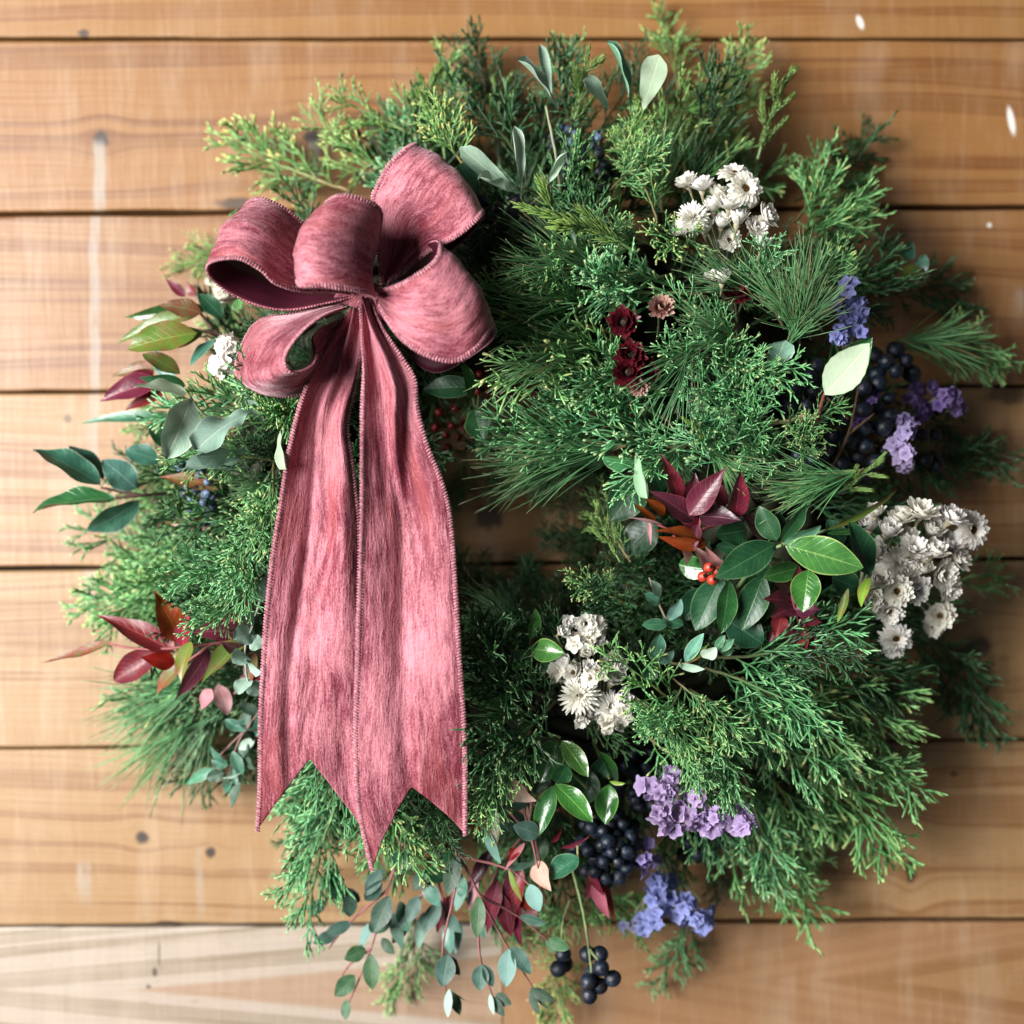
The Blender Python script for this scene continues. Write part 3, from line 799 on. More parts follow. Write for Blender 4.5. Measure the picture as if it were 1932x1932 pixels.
# ------------------------------------------------------------------ broad leaves
def wprof(kind, t):
    if kind == 'ellip':  return math.sin(math.pi * min(1, t ** 0.92)) ** 0.80
    if kind == 'lance':  return (math.sin(math.pi * t ** 0.75)) ** 1.05 * (1 - 0.25 * t)
    if kind == 'obov':   return (t ** 0.9) * 1.35 * math.sqrt(max(0, 1 - t ** 5)) * 0.85
    if kind == 'round':  return math.sin(math.pi * t ** 0.85) ** 0.55
    return math.sin(math.pi * t)

def leaf_mesh(name, L, wid, kind, cup=0.5, fold=0.0, bend=0.4, twist=0.0, wave=0.0, seed=0, nu=14, nv=7, serr=0.0):
    """leaf along +X, upper side +Z; margins lift by cup (radians) and fold (V)"""
    r = random.Random(seed)
    ph = r.uniform(0, 6)
    V = []; UV = []; F = []
    x = z = 0.0
    spine = []
    for i in range(nu + 1):
        t = i / nu
        spine.append((x, z, bend * t))
        x += math.cos(bend * t) * L / nu
        z -= math.sin(bend * t) * L / nu
    for i in range(nu + 1):
        t = i / nu
        sx, sz, an = spine[i]
        w = wid * 0.5 * max(0.02, wprof(kind, min(0.999, max(0.001, t))))
        if serr and 0 < i < nu: w *= 1 + serr * (1 if i % 2 else -1)
        tw = twist * (t - 0.2)
        for j in range(nv + 1):
            s = 2 * j / nv - 1
            if abs(cup) > 1e-3:
                ca = cup * s * (0.35 + 0.65 * min(1, t * 1.6))
                c0 = cup * (0.35 + 0.65 * min(1, t * 1.6))
                yy = w / c0 * math.sin(ca); zz = w / abs(c0) * (1 - math.cos(ca)) * (1 if cup > 0 else -1)
            else:
                yy = w * s; zz = 0
            zz += abs(yy) * math.tan(fold)
            zz += wave * wid * math.sin(7 * t * 2 + ph + (1.5 if s > 0 else 0)) * s * s
            y2 = yy * math.cos(tw) - zz * math.sin(tw); z2 = yy * math.sin(tw) + zz * math.cos(tw)
            V.append(Vector((sx + z2 * math.sin(an), y2, sz + z2 * math.cos(an))))
            UV.append((t, s))
    for i in range(nu):
        for j in range(nv):
            a = i * (nv + 1) + j
            F.append((a, a + nv + 1, a + nv + 2, a + 1))
    # turn so that the tip lies on +X at distance L
    e = spine[-1]
    ang = math.atan2(e[1], e[0]); ll = math.hypot(e[0], e[1])
    R = Matrix.Rotation(ang, 3, 'Y')
    k = L / ll
    V = [(R @ v) * k for v in V]
    return mk(name, V, F, True, None, UV)

LSEED = [0]
def leaf(parent, base, tip, wpx, mat, kind='ellip', roll=0.0, cup=0.5, fold=0.0, bend=0.4, twist=0.0, wave=0.03, tint=(1, 1, 1), name='leaf', label=None, serr=0.0):
    LSEED[0] += 1
    if mat in ('sage', 'pale'):
        wpx *= 1.32
        base = (base[0], base[1], base[2] + 0.010); tip = (tip[0], tip[1], tip[2] + 0.018)
    b = P(*base); t = P(*tip)
    M, L = frame(b, t, roll)
    wid = wpx * kscale((base[2] + tip[2]) / 2)
    me = leaf_mesh(name, L, wid, kind, cup, fold, bend, twist, wave, LSEED[0], serr=serr)
    o = link(name, me, parent, M, LM[mat])
    o.color = (*tint, 1)
    if label: o['label'] = label
    return o

def stem(name, pts, r0, r1, col, parent=None, label=None):
    """stem mesh as the part that carries leaves, berries or flowers; pts in (px, py, d)"""
    G = Geo()
    cols = col if isinstance(col, list) else None
    runs = pts if isinstance(pts[0], list) else [pts]
    for run in runs:
        q = [P(*p) for p in run]
        q = smooth_curve(q, 6)
        n = len(q)
        G.cord(q, [r0 + (r1 - r0) * i / (n - 1) for i in range(n)], [col] * n, 6)
    base = P(*runs[0][0])
    G.v = [v - base for v in G.v]
    o = link(name, G.mesh(name, [M_STEM]), parent or wreath, Matrix.Translation(base))
    if label: o['label'] = label
    return o

def smooth_curve(q, sub):
    if len(q) < 3:
        return [q[0].lerp(q[-1], i / sub) for i in range(sub + 1)]
    out = []
    n = len(q)
    for i in range(n - 1):
        p0 = q[max(i - 1, 0)]; p1 = q[i]; p2 = q[i + 1]; p3 = q[min(i + 2, n - 1)]
        for k in range(sub):
            t = k / sub
            out.append(0.5 * ((2 * p1) + (p2 - p0) * t + (2 * p0 - 5 * p1 + 4 * p2 - p3) * t * t + (3 * p1 - p0 - 3 * p2 + p3) * t ** 3))
    out.append(q[-1].copy())
    return out

BRN = (0.12, 0.08, 0.045); GRN = (0.16, 0.24, 0.09); REDS = (0.30, 0.10, 0.10); TAN = (0.32, 0.24, 0.14)

# --- silver-green curled leaves at the top and left
s = stem('silver_leaf_sprig', [[(1060, 380, 0.10), (1050, 300, 0.12), (1030, 200, 0.12)], [(1050, 380, 0.10), (980, 350, 0.13)]], 0.0012, 0.0007, (0.25, 0.26, 0.16))
leaf(s, (1052, 205, .105), (976, 112, .125), 38, 'sage', 'obov', 0.6, 1.3, 0, 0.5, 0.5, 0.06)
leaf(s, (1040, 190, .09), (1018, 84, .10), 26, 'sage', 'obov', 0.2, 1.2, 0, 0.3)
leaf(s, (1190, 215, .10), (1145, 78, .115), 52, 'teal', 'obov', 0.9, 0.9, 0.2, 0.6, 0.3, 0.05, tint=(3.2, 2.4, 2.4))
leaf(s, (1212, 210, .10), (1244, 104, .12), 50, 'pale', 'obov', -0.15, 0.35, 0, 0.3, 0.0, 0.05)
leaf(s, (1196, 230, .09), (1225, 150, .10), 30, 'sage', 'obov', 0.8, 0.9, 0, 0.3)
leaf(s, (1150, 210, .09), (1100, 150, .10), 40, 'sage', 'obov', 0.4, 0.9)
s = stem('silver_leaf_sprig', [[(985, 400, 0.11), (984, 365, 0.13)], [(985, 400, 0.11), (1045, 350, 0.13)]], 0.0011, 0.0006, (0.25, 0.26, 0.16))
leaf(s, (983, 362, .135), (970, 238, .15), 34, 'sage', 'obov', 0.5, 1.5, 0, 0.2, tint=(1.3, 1.2, 1.25))
leaf(s, (1035, 345, .13), (1068, 288, .155), 38, 'sage', 'obov', 0.3, 2.2, 0, -0.3, tint=(1.35, 1.25, 1.3))
leaf(s, (985, 368, .135), (868, 278, .15), 44, 'sage', 'obov', -0.5, 1.2, 0, 0.5, 0.6, 0.10)
leaf(s, (985, 362, .14), (905, 335, .155), 46, 'pale', 'obov', 0.9, 1.3, 0, -0.4, 0.4, 0.12, tint=(0.8, 0.85, 0.85))
leaf(s, (1090, 470, .13), (1072, 420, .15), 30, 'sage', 'obov', 0.2, 2.6, 0, 0.2)
leaf(s, (905, 380, .115), (865, 310, .125), 60, 'dark', 'obov', 0.4, 0.8, 0, 0.5, tint=(2, 1.6, 1.9))
leaf(s, (800, 340, .10), (740, 290, .10), 46, 'sage', 'obov', 0.4, 0.7, 0, 0.5)
s = stem('silver_leaf_sprig', [[(480, 800, .10), (400, 790, .12), (365, 760, .13)], [(470, 860, .10), (400, 870, .12)]], 0.0011, 0.0006, (0.25, 0.26, 0.16))
leaf(s, (358, 752, .135), (312, 866, .13), 62, 'sage', 'ellip', -0.7, 1.0, 0, 0.5, 0.4, 0.06)
leaf(s, (475, 778, .135), (370, 850, .14), 66, 'sage', 'obov', 0.5, 0.9, 0, 0.7, -0.5, 0.12, tint=(0.75, 0.8, 0.85))
leaf(s, (470, 850, .12), (372, 862, .135), 50, 'sage', 'obov', -0.6, 1.3, 0, 0.3, 0.2, 0.08, tint=(0.62, 0.72, 0.72))
leaf(s, (480, 882, .115), (350, 880, .13), 44, 'sage', 'obov', 0.6, 1.2, 0, 0.2, 0.2, 0.08, tint=(0.9, 0.95, 1))
leaf(s, (352, 742, .12), (252, 730, .13), 44, 'pale', 'lance', 0.9, 0.7, 0, 0.3, 0.3, 0.05, tint=(1.1, 1.1, 1.15))
leaf(s, (350, 728, .11), (262, 712, .12), 40, 'dark', 'lance', -0.3, 0.5, 0, 0.3, tint=(1.6, 1.4, 1.3))
leaf(s, (530, 810, .14), (540, 885, .15), 34, 'sage', 'obov', 0.8, 1.0, 0, 0.4, tint=(1.1, 1, .9))
leaf(s, (500, 800, .12), (452, 745, .12), 34, 'sage', 'obov', 0.4, 1.0)

# --- long green leaf twig sticking out at the left
s = stem('green_leaf_sprig', [[(330, 930, .06), (265, 935, .075), (215, 940, .08)], [(265, 935, .075), (190, 920, .08)]], 0.0013, 0.0008, (0.09, 0.05, 0.04))
leaf(s, (190, 915, .08), (62, 850, .085), 62, 'teal', 'ellip', 0.75, 0.6, 0.1, 0.5, 0.5, 0.05)
leaf(s, (195, 905, .075), (130, 842, .07), 48, 'teal', 'ellip', 1.0, 0.5, 0, 0.4, 0, 0.03, tint=(.7, .7, .7))
leaf(s, (258, 922, .085), (193, 868, .095), 56, 'teal', 'ellip', 0.3, 0.4, 0, 0.4, 0, 0.03, tint=(2.2, 1.6, 1.9))
leaf(s, (218, 940, .08), (62, 966, .09), 62, 'holly', 'ellip', 0.8, 0.7, 0.2, 0.35, 0.6, 0.05, tint=(1.2, 1.1, 1.6))
leaf(s, (262, 945, .08), (165, 1000, .075), 58, 'teal', 'ellip', -0.8, 0.5, 0.1, 0.3, 0.2, 0.04, tint=(.9, .8, .8))

# --- olive and red leaves, upper left
s = stem('olive_leaf_sprig', [[(450, 640, .08), (380, 625, .09), (330, 640, .09)], [(400, 620, .08), (370, 580, .085)], [(450, 560, .06), (400, 570, .07)]], 0.0013, 0.0007, (0.20, 0.13, 0.09))
leaf(s, (372, 628, .10), (240, 660, .105), 66, 'olive', 'ellip', 0.25, 0.6, 0.1, 0.5, 0.3, 0.03, tint=(1.2, 1.3, 1))
leaf(s, (385, 625, .095), (265, 632, .085), 50, 'olive', 'ellip', -0.7, 0.5, 0.1, 0.4, tint=(.7, .9, .9))
leaf(s, (372, 590, .08), (218, 650, .07), 40, 'olive', 'lance', 0.3, 0.5, 0.2, 0.5, tint=(.9, 1.1, 1))
leaf(s, (390, 580, .08), (235, 598, .07), 44, 'holly', 'lance', -0.4, 0.5, 0.2, 0.3, tint=(1.2, .8, .8))
leaf(s, (350, 560, .06), (312, 525, .06), 22, 'red', 'lance', 0.2, 0.4)
leaf(s, (370, 560, .06), (352, 530, .06), 24, 'red', 'lance', -0.5, 0.4)
leaf(s, (380, 590, .09), (300, 575, .09), 46, 'rusty', 'lance', 0.4, 0.4, tint=(.7, .9, .9))
leaf(s, (300, 720, .08), (188, 758, .08), 58, 'plum', 'lance', 0.3, 0.6, 0.2, 0.5, tint=(2.2, 1.4, 1.6))
leaf(s, (290, 700, .075), (215, 740, .07), 44, 'red', 'lance', -0.5, 0.5)
leaf(s, (310, 740, .08), (235, 775, .075), 40, 'red', 'lance', 0.5, 0.5)
leaf(s, (340, 705, .09), (268, 668, .09), 40, 'olive', 'ellip', 0.6, 0.5, tint=(.8, .8, .8))
leaf(s, (330, 720, .085), (290, 660, .08), 36, 'teal', 'ellip', -0.2, 0.5, tint=(1.6, 1.4, 1.6))
leaf(s, (300, 690, .07), (212, 710, .065), 34, 'rusty', 'lance', 0.2, 0.5)
leaf(s, (330, 790, .06), (150, 800, .05), 30, 'teal', 'lance', 0.5, 0.5, 0.2, 0.5, tint=(1.3, 1.2, 1))
leaf(s, (300, 870, .06), (235, 850, .06), 46, 'teal', 'ellip', 0.5, 0.5)
leaf(s, (330, 850, .07), (280, 800, .07), 40, 'dark', 'ellip', 0.5, 0.5)
leaf(s, (420, 920, .09), (300, 900, .09), 44, 'rusty', 'lance', 0.5, 0.6, 0.1, 0.3)
leaf(s, (410, 985, .08), (310, 985, .07), 36, 'rusty', 'lance', -0.4, 0.6, 0.1, 0.3)
leaf(s, (405, 640, .095), (360, 690, .1), 30, 'teal', 'ellip', 0.6, 0.5, tint=(1.6, 1.4, 1.5))
leaf(s, (420, 600, .09), (375, 555, .085), 36, 'dark', 'ellip', 0.4, 0.5)

# --- red nandina spray, lower left
s = stem('red_leaf_sprig', [[(500, 1200, .08), (400, 1215, .10), (280, 1225, .10), (205, 1215, .09)], [(400, 1215, .10), (330, 1265, .10)], [(430, 1210, .10), (460, 1160, .11)], [(330, 1220, .1), (320, 1180, .1)]], 0.0012, 0.0006, REDS)
leaf(s, (330, 1230, .10), (183, 1160, .095), 54, 'red', 'lance', 0.5, 0.6, 0.2, 0.3, 0.4, 0.04, tint=(1.1, 1, 1.1))
leaf(s, (210, 1210, .09), (77, 1250, .08), 30, 'rusty', 'lance', 0.7, 0.5, 0.3, -0.5, 0.6, 0.04)
leaf(s, (340, 1210, .10), (290, 1115, .105), 60, 'orange', 'lance', 0.4, 0.6, 0.1, 0.5, 0.5, 0.06, tint=(.62, .55, .6))
leaf(s, (345, 1225, .10), (360, 1150, .11), 44, 'red', 'lance', -0.4, 0.5, 0.2, 0.4, tint=(1.4, 1, 1))
leaf(s, (300, 1230, .095), (215, 1285, .09), 54, 'red', 'ellip', 0.2, 0.5, 0.2, 0.4)
leaf(s, (330, 1250, .10), (265, 1240, .11), 40, 'orange', 'lance', 0.2, 0.5, 0.2, 0.4, tint=(.7, .3, .4))
leaf(s, (345, 1255, .10), (295, 1310, .09), 40, 'rusty', 'lance', 0.6, 0.5, 0.1, 0.6)
leaf(s, (360, 1210, .11), (342, 1290, .12), 44, 'olive', 'lance', 0.5, 0.6, 0.1, 0.5, tint=(1.4, 1.2, 1))
leaf(s, (470, 1200, .10), (380, 1290, .115), 56, 'olive', 'lance', 0.7, 0.6, 0.2, 0.3)
leaf(s, (450, 1190, .11), (360, 1195, .12), 50, 'plum', 'lance', 0.4, 0.5, 0.2, 0.4, tint=(1.8, 1.3, 1.5))
leaf(s, (430, 1170, .115), (468, 1125, .125), 40, 'red', 'ellip', 0.5, 0.6, 0.2, 0.4, tint=(1.6, 1.2, 1.5))
leaf(s, (470, 1180, .115), (430, 1195, .13), 34, 'pink', 'lance', 0.5, 0.6, 0.2, 0.4, tint=(.9, .6, .7))
leaf(s, (470, 1230, .1), (415, 1210, .115), 40, 'plum', 'lance', -0.3, 0.5, tint=(1.3, 1, 1.2))
leaf(s, (490, 1270, .1), (440, 1310, .1), 40, 'red', 'lance', 0.5, 0.5)
leaf(s, (480, 1230, .1), (470, 1300, .1), 40, 'rusty', 'lance', 0.5, 0.5)
leaf(s, (400, 1300, .09), (380, 1340, .09), 36, 'pink', 'lance', 0.5, 0.5, tint=(.9, .7, .8))
leaf(s, (410, 1290, .09), (430, 1350, .09), 34, 'pink', 'ellip', -0.5, 0.5)
leaf(s, (395, 1225, .1), (330, 1320, .09), 40, 'plum', 'lance', -.5, 0.5, tint=(1.4, 1.2, 1))

# --- mint eucalyptus beside the left tail
s = stem('mint_eucalyptus_sprig', [[(498, 1110, .12), (480, 1170, .13), (462, 1230, .13), (470, 1300, .12)]], 0.0009, 0.0006, (0.30, 0.34, 0.26))
for (b, t_, w, r_) in [((492, 1135, .13), (486, 1100, .14), 40, 0.3), ((480, 1170, .13), (455, 1165, .14), 30, 0.6), ((475, 1195, .13), (440, 1205, .14), 44, 0.3), ((470, 1215, .13), (498, 1215, .13), 34, -0.6),
                       ((464, 1235, .13), (440, 1252, .14), 40, 0.2), ((466, 1250, .13), (492, 1265, .14), 38, 0.8), ((468, 1280, .12), (450, 1310, .13), 36, 0.4), ((470, 1290, .12), (490, 1310, .12), 32, -0.4), ((495, 1120, .13), (510, 1085, .13), 30, 0.3)]:
    leaf(s, b, t_, w, 'mint', 'round', r_, 0.5, 0, 0.5)

# --- small dull leaves, lower left
s = stem('eucalyptus_sprig', [[(500, 1330, .08), (450, 1400, .08), (430, 1480, .06)], [(480, 1360, .08), (400, 1440, .07)], [(490, 1340, .07), (520, 1440, .08)]], 0.0009, 0.0006, (0.2, 0.12, 0.10))
for k in range(16):
    t_ = k / 16
    x0 = 495 - 75 * t_ + rnd.uniform(-30, 30); y0 = 1330 + 150 * t_ + rnd.uniform(-12, 12)
    a = rnd.uniform(2.2, 5.2); l = rnd.uniform(32, 52)
    leaf(s, (x0, y0, .08), (x0 + l * math.cos(a), y0 - l * math.sin(a), .08), rnd.uniform(16, 26), rnd.choice(['euca', 'mint', 'teal', 'euca']), 'ellip', rnd.gauss(0, .6), 0.4, 0.1, 0.3, tint=(1.2, 1.1, 1.1))
leaf(s, (430, 1500, .05), (440, 1450, .05), 28, 'teal', 'ellip', 0.2, tint=(2, 1.8, 1.8))
leaf(s, (405, 1450, .06), (350, 1480, .05), 24, 'teal', 'lance', 0.2, tint=(1.6, 1.6, 1.5))

# --- leaf pair over the berries at the right
s = stem('serrated_leaf_sprig', [[(1540, 815, .12), (1548, 770, .14), (1556, 742, .15)]], 0.0015, 0.0009, (0.22, 0.07, 0.06), label='reddish twig with one pale and one dark green leaf')
leaf(s, (1556, 744, .15), (1640, 648, .165), 54, 'pale', 'ellip', -0.25, 0.3, 0.05, 0.1, 0.1, 0.02, serr=0.02, tint=(1.15, 1.1, 1.1))
leaf(s, (1552, 740, .145), (1645, 636, .15), 74, 'holly', 'ellip', 0.5, 0.6, 0.1, -0.2, -0.3, 0.03)
leaf(s, (1548, 738, .14), (1572, 640, .145), 44, 'holly', 'ellip', 0.8, 0.6, 0.1, 0.3)
leaf(s, (1450, 705, .12), (1480, 642, .13), 50, 'sage', 'obov', 0.2, 0.4, 0, 0.4, tint=(.9, 1.1, 1.1), serr=0.03)
s = stem('serrated_leaf_sprig', [[(1640, 560, .04), (1690, 500, .05), (1730, 490, .05)]], 0.0012, 0.0007, BRN)
for (b, t_, w, m) in [((1690, 520, .05), (1655, 470, .05), 30, 'olive'), ((1700, 500, .05), (1720, 455, .05), 34, 'teal'), ((1700, 510, .05), (1745, 520, .055), 36, 'olive'), ((1690, 515, .05), (1700, 480, .055), 22, 'olive'), ((1735, 520, .05), (1745, 480, .05), 26, 'teal'), ((1738, 540, .04), (1748, 515, .05), 18, 'sage')]:
    leaf(s, b, t_, w, m, 'ellip', rnd.gauss(0, .4), 0.4, 0, 0.3)

# --- glossy leaves by the hole, upper
s = stem('glossy_leaf_sprig', [[(1240, 900, .10), (1205, 870, .12), (1190, 860, .13)]], 0.0012, 0.0008, GRN)
leaf(s, (1200, 868, .135), (1135, 860, .135), 50, 'holly', 'ellip', -0.9, 0.9, 0.1, 0.5, tint=(2.2, 1.8, 2.4))
leaf(s, (1200, 850, .13), (1222, 940, .13), 34, 'pale', 'obov', 0.7, 1.0, 0.2, 0.2, 0.3, tint=(.75, .95, .85))
leaf(s, (1215, 900, .10), (1150, 985, .10), 74, 'dark', 'ellip', 0.2, 0.4, 0, 0.3, tint=(1.1, .9, .9))
leaf(s, (1240, 985, .10), (1180, 1045, .09), 70, 'dark', 'ellip', 0.5, 0.2, tint=(.8, .75, .75))
leaf(s, (1250, 930, .10), (1230, 890, .11), 40, 'dark', 'ellip', 0.1, 0.5)

# --- red spray, right of the hole
s = stem('red_leaf_sprig', [[(1330, 1090, .11), (1320, 1020, .14), (1325, 960, .15), (1340, 910, .15)], [(1320, 1020, .14), (1240, 990, .14)], [(1322, 1000, .14), (1400, 970, .14)], [(1330, 1070, .13), (1270, 1010, .145)]], 0.0012, 0.0005, (0.26, 0.06, 0.07))
for (b, t_, w, m, r_, tn) in [
    ((1285, 955, .145), (1246, 856, .15), 40, 'red', 0.4, (1.1, 1, 1)), ((1300, 965, .145), (1312, 892, .145), 44, 'plum', 0.1, (1.3, 1, 1)), ((1300, 972, .155), (1370, 882, .165), 56, 'plum', -0.3, (1.7, 1.2, 1.3)),
    ((1385, 980, .15), (1396, 886, .16), 50, 'red', 0.3, (1.2, 1, 1)), ((1365, 960, .145), (1345, 900, .145), 34, 'red', 0.3, (.9, 1, 1)), ((1310, 982, .15), (1226, 926, .16), 50, 'plum', 0.3, (1.6, 1.4, 1.3)), ((1320, 975, .15), (1398, 982, .16), 54, 'plum', -0.5, (.95, 1, 1)),
    ((1330, 1020, .15), (1235, 1002, .165), 40, 'orange', 0.9, (.9, .9, .9)), ((1332, 1028, .15), (1240, 1012, .16), 36, 'orange', -0.5, (.75, .6, .7)), ((1240, 990, .14), (1192, 948, .15), 18, 'orange', 0.3, (.6, .5, .6)), ((1250, 990, .145), (1185, 976, .155), 8, 'pink', 0.3, (1.2, 1.2, 1.2)),
    ((1225, 985, .15), (1228, 1030, .16), 10, 'pink', 0.3, (1, .9, .9)), ((1315, 990, .15), (1310, 1040, .155), 26, 'plum', 0.3, (1.5, 1, 1)), ((1340, 1080, .145), (1310, 1030, .16), 34, 'pink', 0.3, (1, .95, 1)), ((1365, 1075, .145), (1330, 1030, .16), 28, 'pink', -0.5, (.9, .7, .7)),
    ((1300, 1060, .14), (1285, 1035, .155), 26, 'pink', 0.3, (1, .85, .85)), ((1450, 1010, .14), (1398, 970, .15), 52, 'plum', 0.2, (.7, .9, .9)), ((1255, 970, .135), (1215, 940, .14), 26, 'orange', 0.3, (.6, .5, .5)), ((1290, 940, .13), (1265, 900, .135), 30, 'red', 0.3, (.8, .8, .8)),
    ((1325, 1000, .145), (1285, 985, .15), 40, 'red', .4, (.8, .8, .8)), ((1345, 985, .14), (1330, 920, .14), 36, 'red', -.4, (.7, .7, .7))]:
    leaf(s, b, t_, w, m, 'lance', r_, 0.5, 0.15, 0.35, 0.1, 0.03, tint=tn)
s = stem('red_leaf_sprig', [[(1470, 1060, .11), (1495, 1130, .13), (1510, 1190, .13)], [(1490, 1110, .13), (1460, 1160, .13)]], 0.0011, 0.0005, (0.20, 0.04, 0.06))
for (b, t_, w, m, r_, tn) in [
    ((1500, 1120, .135), (1505, 1065, .145), 44, 'plum', 0.2, (2.2, 1.6, 1.6)), ((1490, 1110, .13), (1445, 1085, .14), 38, 'plum', 0.3, (1.5, 1.1, 1.3)), ((1495, 1130, .135), (1540, 1100, .14), 34, 'plum', -0.3, (1.6, 1.2, 1.3)), ((1490, 1135, .13), (1440, 1130, .14), 44, 'plum', 0.3, (1.4, 1, 1.1)),
    ((1500, 1145, .13), (1455, 1165, .14), 44, 'plum', 0.5, (1.2, 1, 1.1)), ((1500, 1150, .135), (1548, 1150, .14), 40, 'plum', -0.4, (1.1, 1, 1.1)), ((1475, 1160, .135), (1462, 1205, .14), 36, 'red', 0.2, (.9, .9, 1)), ((1510, 1165, .13), (1552, 1175, .13), 26, 'red', 0.2, (.8, .9, 1)),
    ((1510, 1170, .13), (1520, 1235, .125), 34, 'red', 0.5, (1, .9, .9)), ((1515, 1180, .13), (1555, 1238, .12), 26, 'red', 0.6, (.9, .9, .9)), ((1495, 1175, .13), (1490, 1230, .12), 24, 'plum', 0.3, (1.6, 1, 1.2)), ((1460, 1190, .12), (1450, 1215, .12), 24, 'red', 0.3, (.6, .6, .6))]:
    leaf(s, b, t_, w, m, 'lance', r_, 0.5, 0.15, 0.4, 0.1, 0.03, tint=tn)

# --- glossy holly-like spray, right
s = stem('glossy_leaf_sprig', [[(1390, 1110, .12), (1440, 1050, .15), (1475, 1028, .158)], [(1475, 1028, .158), (1560, 1000, .155)], [(1440, 1050, .15), (1480, 1060, .15)]], 0.0014, 0.0009, (0.17, 0.25, 0.10))
for (b, t_, w, m, r_, cu, be, tn) in [
    ((1482, 1030, .16), (1628, 1072, .168), 72, 'holly', -0.15, 0.35, 0.45, (2.2, 1.7, 1.5)), ((1462, 1026, .158), (1350, 1090, .165), 62, 'dark', 0.1, 0.25, 0.35, (1.1, 1.1, 1)), ((1466, 1020, .155), (1432, 955, .155), 46, 'dark', -0.5, 0.4, 0.3, (1.2, 1.1, 1)),
    ((1472, 1022, .158), (1522, 950, .165), 36, 'dark', 0.5, 0.4, 0.2, (2, 1.7, 1.5)), ((1480, 1025, .16), (1550, 992, .165), 32, 'teal', 0.6, 0.5, 0.2, (2.4, 1.9, 1.7)), ((1468, 1024, .152), (1470, 965, .15), 34, 'dark', 0.2, 0.4, 0.2, (.9, .9, .9)),
    ((1640, 1085, .145), (1602, 985, .15), 60, 'dark', 0.4, 0.5, 0.4, (1.2, 1.1, 1)), ((1525, 1075, .15), (1515, 1155, .155), 58, 'holly', 0.3, 0.6, 0.5, (1.6, 1.35, 1)), ((1560, 1000, .15), (1692, 925, .15), 22, 'olive', 0.8, 0.5, 0.3, (1.2, 1.4, 1.2)),
    ((1560, 1005, .145), (1640, 990, .145), 20, 'holly', 0.8, 0.5, 0.3, (1.2, 1.2, 1)), ((1440, 1085, .13), (1400, 1190, .13), 58, 'dark', 0.2, 0.4, 0.3, (1.1, 1.1, 1)), ((1360, 1090, .13), (1312, 1190, .13), 62, 'dark', 0.3, 0.4, 0.3, (1.2, 1.15, 1)), ((1375, 1095, .135), (1360, 1195, .135), 44, 'holly', -0.3, 0.4, 0.3, (.9, .9, 1)),
    ((1420, 1120, .12), (1440, 1180, .12), 44, 'dark', 0.5, 0.5, 0.3, (1, 1, 1)), ((1370, 1170, .12), (1440, 1215, .125), 70, 'dark', -0.2, 0.5, 0.3, (1.1, 1.1, 1.2)), ((1280, 1065, .13), (1345, 1075, .14), 46, 'holly', 0.2, 0.4, 0.3, (.9, .9, .9)),
    ((1410, 1000, .13), (1350, 1010, .14), 60, 'holly', 0.1, 0.6, 0.3, (.7, .7, 1)), ((1420, 1040, .13), (1350, 1030, .13), 36, 'dark', 0.1, 0.5, 0.3, (1.2, 1.2, 1.2)), ((1510, 1070, .14), (1440, 1090, .14), 40, 'holly', 0.1, 0.5, 0.3, (1.1, 1.1, 1)),
    ((1600, 1110, .14), (1580, 1175, .14), 16, 'olive', 0.6, 0.6, -0.6, (1.5, 1.9, 1.5)), ((1640, 1090, .14), (1625, 1145, .15), 24, 'olive', 0.8, 0.7, 0.6, (1.8, 2.2, 1.4)), ((1570, 1090, .135), (1620, 1110, .13), 50, 'dark', 0.1, 0.5, 0.3, (1.1, 1.1, 1)), ((1560, 1150, .12), (1540, 1200, .12), 40, 'dark', 0.1, 0.5, 0.3, (1, 1, 1)),
    ((1590, 1030, .14), (1560, 980, .14), 40, 'dark', 0.1, 0.5, 0.3, (.9, .9, 1)), ((1495, 1200, .1), (1530, 1250, .11), 36, 'dark', 0.1, 0.5, 0.3, (1.4, 1.4, 1.6)), ((1400, 1060, .12), (1460, 1110, .12), 60, 'dark', 0, 0.4, 0.3, (.9, .9, .9)), ((1330, 1110, .11), (1290, 1170, .11), 56, 'dark', 0, 0.4, 0.3, (.9, .9, .9))]:
    leaf(s, b, t_, w, m, 'ellip', r_, cu, 0.08, be, 0.1, 0.03, tint=tn)

